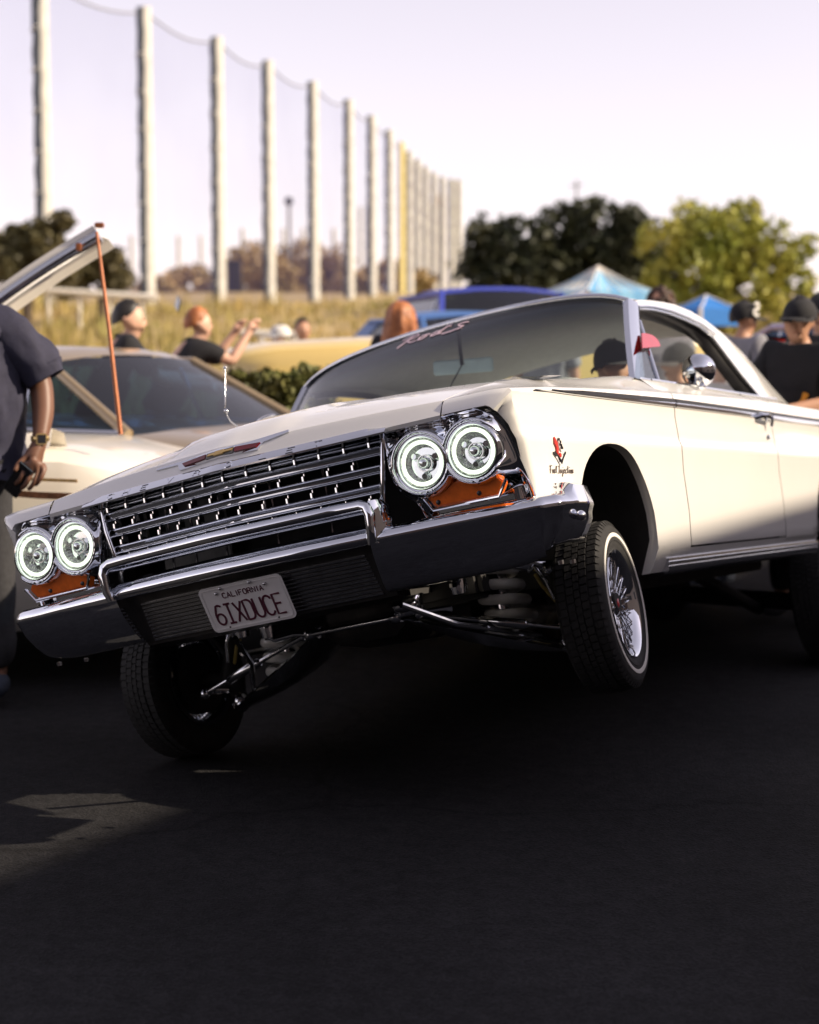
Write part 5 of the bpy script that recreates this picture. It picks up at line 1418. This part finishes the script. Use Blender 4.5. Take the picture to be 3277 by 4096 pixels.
# other arm and legs
add_('sh2', L_(mx_-.20,my_,1.63), .068, 'chest'); add_('el2', L_(mx_-.27,my_,1.36), .054, 'sh2'); add_('wr2', L_(mx_-.26,my_-.10,1.12), .034, 'el2'); add_('pa2', L_(mx_-.255,my_-.12,1.05), (.026,.042), 'wr2'); add_('fi2', L_(mx_-.25,my_-.13,.98), (.018,.038), 'pa2')
for s in (1,-1):
    add_('hp%d' % s, L_(mx_+s*.10,my_,1.00), .10, 'pelvis'); add_('kn%d' % s, L_(mx_+s*.13,my_-.02,.56), .065, 'hp%d' % s); add_('an%d' % s, L_(mx_+s*.14,my_+.02,.14), .042, 'kn%d' % s); add_('to%d' % s, L_(mx_+s*.15,my_-.14,.08), (.045,.03), 'an%d' % s)
skin_mesh('body', V, E, Rr, S_brown, man, sub=2)
mb = MB(); rows = []   # shirt body: loose, open hem, folds
for i in range(30):
    v = i / 29; z_ = lerp(.985, 1.775, v); row = []
    for j in range(56):
        a = 2*math.pi*j/56
        rx = knots([(0,.275),(.3,.262),(.62,.255),(.80,.235),(.90,.165),(.96,.105),(1,.080)], v); ry = knots([(0,.19),(.5,.185),(.8,.165),(.93,.115),(1,.075)], v)
        dmp = 1 - .75*sstep(.75,1,v)
        f_ = .016*math.sin(a*5 + v*5 + 1.5*math.sin(v*7)) + .016*abs(math.sin(a*6.5 - v*8 + 2*noise.noise(Vector((a,v*3,0))))) + .045*noise.noise(Vector((math.cos(a)*3.5, math.sin(a)*3.5, v*4))) + .02*noise.noise(Vector((math.cos(a)*7, math.sin(a)*7, v*11)))
        row.append(L_(mx_ + (rx + f_*dmp*.7)*math.cos(a), my_ + (ry + f_*dmp)*math.sin(a), z_ - .02*math.cos(a*2)*(1-v)))
    rows.append(row)
mb.grid(rows, closev=True)
def sleeve_(pts, rs, sg):
    rows = []; n = 22
    for i in range(n):
        t = i / (n-1) * (len(pts)-1); q = min(int(t), len(pts)-2); p = pts[q].lerp(pts[q+1], t-q); r = lerp(rs[q], rs[q+1], t-q)
        d = (pts[q+1]-pts[q]).normalized(); u = d.cross(Vector((0,1,0))).normalized(); w = Vector((0,1,0))
        rows.append([p + u*(r + .008*math.sin(a*4+i*.5) + .012*noise.noise(Vector((math.cos(a)*2,math.sin(a)*2,i*.35+sg))))*math.cos(a) + w*(r*.95 + .010*noise.noise(Vector((math.cos(a)*3,math.sin(a)*3,i*.3))))*math.sin(a) for a in [2*math.pi*j/32 for j in range(32)]])
    last = rows[-1]; c = sum(last, Vector()) / 32
    mb.grid(rows, closev=True); mb.grid([last, [c + (p-c)*.93 + Vector((0,0,.012)) for p in last], [c + (p-c)*.90 + Vector((0,0,.06)) for p in last]], closev=True)
sleeve_([L_(-1.83,7.30,1.655), L_(-1.70,7.30,1.59), L_(-1.60,7.31,1.475), L_(-1.555,7.315,1.400)], [.085,.105,.102,.092], 1)
sleeve_([L_(mx_-.10,7.30,1.655), L_(mx_-.225,7.30,1.58), L_(mx_-.29,7.31,1.40)], [.085,.10,.09], 2)
so = mb.build('shirt', C_navy, man, smooth=70)
mb = MB(); ribbon(mb, [(0,z_) for z_ in [1.0+.75*i/20 for i in range(21)]], .035, lambda a,b,c: L_(mx_+a, my_-knots([(1.0,.205),(1.4,.20),(1.62,.178),(1.75,.10)], b)-c, b), .004); mb.build('button_placket', C_navy, so)
mb = MB(); mb.grid([[L_(mx_+.08+.13*i/4, my_-.205+.02*(i/4)**2, z_) for i in range(5)] for z_ in (1.30,1.37,1.44)]); mb.build('shirt_pocket', C_navy, so)
V = []; E = []; Rr = []; ix = {}
add_('p', L_(mx_,my_,1.06), (.19,.14))
for s in (1,-1): add_('h%d'%s, L_(mx_+s*.11,my_,.97), .125, 'p'); add_('k%d'%s, L_(mx_+s*.135,my_-.01,.56), .095, 'h%d'%s); add_('a%d'%s, L_(mx_+s*.14,my_+.01,.14), .085, 'k%d'%s)
skin_mesh('trousers', V, E, Rr, C_char, man, disp=.012, seed=3)
for s in (1,-1):
    mb = MB(); mb.ell(L_(mx_+s*.145,my_-.07,.09+gm*.3), (.055,.15,.055)); mb.build('shoe', C_denim, man, smooth=60)
mb = MB(); rows = []
for i in range(9):
    ph = math.pi*.6*i/8; rows.append([L_(mx_+.086*math.sin(ph)*math.cos(a), my_-.015+.104*math.sin(ph)*math.sin(a), 1.89+.115*math.cos(ph)) for a in [2*math.pi*j/20 for j in range(20)]])
mb.grid(rows, closev=True); mb.build('hair', H_black, man, smooth=60)
# wrist watch
wt = empty('wrist_watch', tuple(L_(0,0,0) + Vector((mx_,my_,gm)) + Vector((-1.562,7.20,1.150))), label='square gold wrist watch on the arm of the man in navy', cat='watch')
wt.location = (-1.561, 7.208, 1.155)
M_goldm = mat('gold_metal', (.80,.58,.25), .28, 1.0, rough_var=.08, nscale=30)
mb = MB(); mb.lathe([(.037,-.012),(.0395,-.010),(.0395,.010),(.037,.012)], (0,0,0), 28, 'z', closed=True); mb.build('strap', M_goldm, wt, smooth=60)
mw = Matrix.Rotation(R(20),4,'Z') @ Matrix.Translation((0,-.041,0))
mb = MB(); mb.box((-.023,-.006,-.024),(.023,.006,.024), mtx=mw); cs = mb.build('watch_case', M_goldm, wt, bevel=.004)
mb = MB(); mb.box((-.017,-.0085,-.018),(.017,-.005,.018), mtx=mw); mb.build('watch_face', M_dark, cs, bevel=.002)
# phone in the hand
mb = MB(); mb.box((-.038,-.0045,-.078),(.038,.0045,.078)); pho = mb.build('phone', mat('phone_case', (.09,.11,.14), .25, noise_amt=.05), None, bevel=.005)
tag(pho, 'slim dark phone held low in the hand of the man in navy', 'phone'); pho.location = (-1.645, 7.155, .985); pho.rotation_euler = (R(10), R(38), R(-12))
mb = MB(); mb.box((-.034,-.0065,-.073),(.034,-.0047,.073)); mb.build('phone_screen', M_dark, pho)
mb = MB(); mb.lathe([(0,.0015),(.006,.0012),(.0065,0)], (.022,.0046,.06), 12, 'y'); mb.build('phone_camera', M_blk, pho)
# ================================================================ OTHER CARS, TENTS
def paint(n, c, rough=.28, metal=0.0): return mat(n, c, rough, metal, noise_amt=.03, nscale=3, coat=.7)
P_gold = paint('champagne_paint', (.33,.25,.15), .28, .4); P_white2 = paint('ivory_paint', (.78,.74,.66)); P_yellow = paint('pale_yellow_paint', (.78,.58,.20)); P_blue = mat('royal_blue_paint', (.03,.05,.38), .42, noise_amt=.04, nscale=3)
P_teal = mat('steel_blue_paint', (.05,.14,.38), .42, noise_amt=.04, nscale=3); P_lav = paint('lavender_paint', (.34,.30,.52), .3, .3); P_tan = paint('tan_paint', (.42,.33,.27))
G_dark = glass('smoked_glass', (.10,.14,.17)); G_blue = glass('blue_tinted_glass', (.16,.28,.42))
M_taillight = mat('red_tail_lamp', (.70,.03,.02), .25, coat=.5, noise_amt=.1)
M_orange = mat('copper_orange_metal', (.34,.12,.05), .45, .4, noise_amt=.15)
M_pin = mat('gold_leaf_stripe', (.62,.40,.16), .4, .3, noise_amt=.3, nscale=80)
M_pinbrown = mat('brown_leaf_stripe', (.20,.09,.05), .5, noise_amt=.5, nscale=60)
def bg_car(label, cat, x, y, rz, L=4.9, W=1.86, deck=.92, roof=1.36, m=None, gl=None, cab=(-1.55,-.95,.45,1.15), z=None, hood_open=0.0, seat_m=None, tail=None, wheelm=None, name='parked_car', noseh=.80, pitch=0.0):
    t = empty(name, (x, y, gz(x, y) if z is None else z), rz, label=label, cat=cat)
    if pitch: t.rotation_euler = (0, pitch, rz)
    h = L / 2
    ST = [(-h,.62),(-h+.10,.80),(-h+.5,.95),(-h+1.2,1.0),(0,1.0),(h-1.2,1.0),(h-.4,.95),(h-.08,.86),(h,.72)]
    def zb(q): return knots([(-h,deck-.10),(-h+.25,deck),(cab[0],deck+.02),(cab[3],deck+.02),(h-.3,noseh+.02),(h,noseh-.06)], q)
    rows = []
    for q, wf in ST:
        w = W/2*wf; b = zb(q)
        half = [(w*.90,.24),(w*.99,.34),(w,.55),(w*.985,b-.12),(w*.95,b-.03),(w*.86,b+.004),(w*.5,b+.028),(0,b+.035)]
        rows.append([(q, yy, zz) for yy, zz in half] + [(q, -yy, zz) for yy, zz in half[-2::-1]])
    mb = MB(); mb.grid(rows)
    for r in (rows[0], rows[-1]): mb.add(r, [tuple(range(len(r)))])
    body = mb.build('body', m, t, smooth=45)
    c0, c1, c2, c3 = cab; wb, wt = W/2*.90, W/2*.70; b = deck + .015
    mb = MB(); rr_ = []
    for q, dz in ((c1,-.03),(c1+.12,0),(lerp(c1,c2,.5),.03),(c2-.1,.01),(c2,-.03)): rr_.append([(q, wt*f_*(1.04 if abs(f_) == 1 else 1), roof + dz - .055*abs(f_)**3) for f_ in (-1,-.8,-.4,0,.4,.8,1)])
    mb.grid(rr_); mb.build('roof', m, t, smooth=60)
    for s in (1,-1):
        mb = MB(); mb.tube([(c3,s*wb,b),(c2,s*wt*1.03,roof-.07)], [.032,.028], 8); mb.tube([(c2,s*wt*1.04,roof-.075),(c1,s*wt*1.04,roof-.075)], .03, 8); mb.build('front_pillar', m, t, smooth=60)
        mb = MB(); mb.grid([[(c0,s*wb,b),(c0+.45,s*wb*.99,b)],[(c1-.06,s*wt*1.03,roof-.05),(c1+.32,s*wt*1.04,roof-.08)]]); mb.build('rear_pillar', m, t)
        mb = MB(); mb.grid([[(c0+.40,s*wb*.985,b),(c1+.28,s*wt*1.02,roof-.08)],[(c3,s*wb*.985,b),(c2,s*wt*1.02,roof-.08)]]); sw = mb.build('side_window', gl, t)
        mb = MB(); mb.tube([(lerp(c0,c3,.75),s*wb,b),(c2-.12,s*wt*1.03,roof-.09)], .014, 6); mb.tube([(c0+.40,s*wb,b+.008),(c3,s*wb,b+.008)], .012, 6); mb.build('window_trim', M_chrome, sw)
    mb = MB(); mb.grid([[(c3 + .12*(1-f_*f_), wb*f_*.97, b) , (lerp(c3,c2,.5)+.08*(1-f_*f_), lerp(wb,wt,.5)*f_*.98, lerp(b,roof-.05,.5)), (c2 + .04*(1-f_*f_), wt*f_*.99, roof-.04-.03*abs(f_)**3)] for f_ in [i/5-1 for i in range(11)]]); mb.build('windscreen', gl, t, smooth=60)
    mb = MB(); mb.grid([[(c0 - .05*(1-f_*f_), wb*f_*.97, b), (c1 - .02, wt*f_*.99, roof-.04-.03*abs(f_)**3)] for f_ in [i/5-1 for i in range(11)]]); mb.build('rear_window', gl, t, smooth=60)
    mb = MB(); mb.box((c0+.1,-W*.40,.35),(c3-.1,W*.40,deck-.12)); mb.build('cabin', seat_m or M_under, t)
    for sx in (-h+.95, h-1.0):
        for s in (1,-1):
            mb = MB(); mb.lathe([(.15,-.09),(.27,-.10),(.31,-.08),(.325,0),(.31,.08),(.27,.10),(.19,.095)], (0,0,0), 24); wh = mb.build('wheel', M_tyre, t, smooth=50); wh.location = (sx, s*(W/2-.10), .325)
            mb = MB(); mb.lathe([(0,s*.07),(.06,s*.08),(.10,s*.05),(.18,s*.07),(.20,s*.095),(.19,s*.10)], (0,0,0), 24); mb.build('rim', wheelm or M_chrome, wh, smooth=50)
    for sx, nm in ((h,'front_bumper'),(-h,'rear_bumper')):
        sg = 1 if sx > 0 else -1
        mb = MB(); mb.tube([(sx-sg*.45,-W/2*.98,.47),(sx+sg*.02,-W/2*.82,.47),(sx+sg*.08,0,.47),(sx+sg*.02,W/2*.82,.47),(sx-sg*.45,W/2*.98,.47)], .07, 10); mb.build(nm, M_chrome, t, smooth=60)
    for s in (1,-1):
        for k in range(2):
            mb = MB(); mb.lathe([(0,.02),(.07,.012),(.085,-.01)], (h+.005, s*(W/2*(.70-.22*k)), .66), 16, 'x'); mb.build('headlight', M_plate, t, smooth=60)
        mb = MB(); mb.box((-h-.02, s*W/2*.62-.12, .62),(-h+.06, s*W/2*.62+.12, .74)); mb.build('tail_light', M_taillight, t, bevel=.02)
    if hood_open:
        mb = MB(); a = hood_open; n_ = 8; rows = []
        for i in range(n_+1):
            d = 1.5*i/n_; rows.append([(c3+.25 + d*math.cos(a), f_*W/2*.78, b + d*math.sin(a) + .05*math.sin(math.pi*i/n_)*(1-f_*f_*.5)) for f_ in (-1,-.6,0,.6,1)])
        up_ = Vector((-math.sin(a),0,math.cos(a)))
        mb.grid(rows); mb.grid([[Vector(p)-up_*.05 for p in r] for r in rows]); mb.grid([rows[-1],[Vector(p)-up_*.05 for p in rows[-1]]])
        for e in (0,-1): mb.grid([[r[e] for r in rows],[Vector(r[e])-up_*.05 for r in rows]])
        mb.build('raised_hood', m, t, smooth=40)
    return t

# champagne coupe behind, nose towards the right and the viewer
gc = bg_car('champagne coupe parked behind the white open-hood car, windows full of reflections', 'car', -1.98, 10.25, R(-30), 4.9, 1.84, 1.00, 1.46, P_gold, G_blue, cab=(-1.95,-1.25,.35,1.05), noseh=.90)
# ivory show car with its hood propped up, nose towards the right
wc = bg_car('ivory show car with raised hood, gold striped flank and red wheels', 'car', -3.45, 8.55, R(-4), 4.7, 1.80, 1.06, 1.50, P_white2, G_dark, cab=(-1.7,-1.0,-.25,.25), noseh=1.02, wheelm=M_orange)
for zz, m_, w_ in ((1.005,M_pin,.014),(.935,M_pinbrown,.030)):
    mb = MB(); ribbon(mb, [(lerp(-1.6,2.05,i/20), zz - .07*sstep(1.0,2.05,lerp(-1.6,2.05,i/20))) for i in range(21)], w_, lambda a,b,c: (a, -.888 - c, b), .006); mb.build('pinstripe', m_, wc)
mb = MB(); rows = []
for q in range(9):   # open engine bay lip and cowl
    x_ = lerp(.3, 1.9, q/8); rows.append([(x_, -.80, 1.07), (x_, -.74, 1.12 + .05*math.sin(q*.9)), (x_, -.55, 1.13), (x_, -.50, 1.06)])
mb.grid(rows); mb.build('fender_lip', P_white2, wc, smooth=60)
# the raised lid, its hinge and copper prop
mb = MB(); A0 = Vector((px(-60,8.1), 8.1, pz(662,8.1))); A1 = Vector((px(212,8.1), 8.1, pz(482,8.1))); d_ = (A1-A0); nrm = Vector((d_.z,0,-d_.x)).normalized()
rows = []
for i in range(9):
    t_ = i/8; p = A0 + d_*t_ - nrm*(.014*math.sin(math.pi*t_)); r_ = []
    for wy in (-.12,-.11,-.06,0,.10,.14): r_.append(p + Vector((0,wy,0)) + nrm*(-.0 if -.115 < wy < .13 else .03))
    rows.append(r_)
mb.grid(rows); mb.grid([[p + nrm*(.055 if 0 < j < 5 else .075) for j, p in enumerate(r)] for r in rows])
mb.grid([rows[-1], [p + nrm*.06 for p in rows[-1]]]); mb.grid([[r[0] for r in rows],[r[0]+nrm*.075 for r in rows]])
lid = mb.build('raised_hood', P_white2, None, smooth=40); lid.parent = wc; lid.matrix_parent_inverse = (Matrix.Translation(wc.location) @ Matrix.Rotation(R(-4),4,'Z')).inverted()
mb = MB(); mb.tube([p for p in [r[0]+nrm*.03 for r in rows]], .035, 8); e_ = mb.build('hood_edge_trim', M_chrome_soft, lid, smooth=60)
mb = MB(); mb.box((-.04,-.05,-.03),(.05,.05,.03)); lt_ = mb.build('hood_latch', M_orange, lid, bevel=.01); lt_.location = A1 + Vector((.03,-.12,.0)); lt_.scale = (.45,.4,.4)
mb = MB(); mb.box((-.03,-.04,-.03),(.04,.04,.04)); lt_ = mb.build('hood_latch', M_orange, lid, bevel=.01); lt_.location = (px(172,7.9), 7.9, pz(524,7.9)); lt_.scale = (.35,.4,.5)
mb = MB(); q0, q1 = Vector((px(211,7.95),7.95,pz(492,7.95))), Vector((px(254,7.75),7.75,pz(914,7.75)))
mb.tube([q0, q0.lerp(q1,.5)+Vector((.004,0,0)), q1], [.007,.009,.011], 10); rod = mb.build('prop_rod', M_orange, None, smooth=60); rod.parent = wc; rod.matrix_parent_inverse = lid.matrix_parent_inverse.copy()
# pale yellow car, long rounded hood to the left
yc = bg_car('pale yellow rounded sedan beyond the shrubs with woman standing at it', 'car', 0.50, 14.4, R(193), 4.3, 1.95, 1.46, 1.76, P_yellow, G_blue, cab=(-1.7,-1.4,-.9,-.4), noseh=1.34)
# blue cars
bg_car('deep blue sport utility car in front of the dark trees', 'car', px(1040,17.5), 18.6, R(-78), 4.6, 1.80, 1.40, 1.86, P_blue, G_dark, cab=(-2.1,-1.6,.5,1.2), noseh=1.2)
bg_car('steel blue car whose roof shows below the deep blue one', 'car', px(1000,15.8), 16.8, R(-70), 4.6, 1.85, 1.20, 1.62, P_teal, G_dark, cab=(-1.7,-1.1,.4,1.1), noseh=1.0)
bg_car('lavender fastback with red tail lamps at the right behind the capped man', 'car', px(1615,14)+.9, 14.3, R(118), 4.7, 1.9, 1.16, 1.60, P_lav, G_blue, cab=(-2.2,-.6,.4,1.1), noseh=.9)
for k, (u, v, w_, h_) in enumerate(((1635,722,.34,.10),(1612,778,.36,.14))):
    mb = MB(); mb.box((-w_/2,-.03,-h_/2),(w_/2,.03,h_/2)); o = mb.build('light_bar', M_taillight, None, bevel=.03); o.location = (px(u,12.9),12.9,pz(v,12.9)); tag(o, ['upper red lamp bar beside the hatted man shoulder','lower dark red lamp bar beside the hatted man arm'][k], 'lamp bar')
bg_car('tan car with its hood raised at the far right edge', 'car', px(1745,17), 17.5, R(182), 4.6, 1.85, 1.10, 1.50, P_tan, G_dark, cab=(-1.7,-1.1,.2,.9), noseh=1.0, hood_open=R(28))

# canopy tents
def tent(label, x, y, zt, ze, w, m1, m2, nrib):
    t = empty('canopy_tent', (x, y, gz(x, y)), R(28), label=label, cat='tent'); g0 = gz(x, y); zt -= g0; ze -= g0
    C4 = [(-w,-w),(w,-w),(w,w),(-w,w)]
    for k in range(4):
        a, b = Vector((*C4[k], ze)), Vector((*C4[(k+1)%4], ze)); ap = Vector((0,0,zt))
        for q in range(nrib):
            p, r = a.lerp(b, q/nrib), a.lerp(b, (q+1)/nrib); n = (b-a).cross(ap-a).normalized()
            mb = MB(); P = [p, r, r.lerp(ap,.5)-Vector((0,0,.05)), ap, p.lerp(ap,.5)-Vector((0,0,.05))]
            mb.add(P, [(0,1,2,3,4)]); mb.add([p, r, r-Vector((0,0,.22)), p-Vector((0,0,.22))], [(0,1,2,3)]); mb.build('roof_panel', m1 if q % 2 else m2, t)
            mb = MB(); mb.tube([p, p.lerp(ap,.5)-Vector((0,0,.03)), ap], .012, 5); mb.build('seam', M_rail, t)
        mb = MB(); mb.tube([(*C4[k],0),(*C4[k],ze)], .03, 6); mb.build('leg', M_rail, t)
M_tentl = mat('light_blue_canvas', (.22,.46,.66), .8, noise_amt=.08); M_tentm = mat('sky_blue_canvas', (.14,.36,.60), .8, noise_amt=.08); M_tentb = mat('bright_blue_canvas', (.02,.17,.52), .75, noise_amt=.1)
tent('pale blue striped canopy tent in front of the dark trees', px(1265,24), 24.5, pz(562,24.5), pz(617,24.5), .58, M_tentl, M_tentm, 6)
tent('bright blue canopy tent left of the capped man', px(1497,22), 22.5, pz(622,22.5), pz(652,22.5), .40, M_tentb, M_tentb, 1)
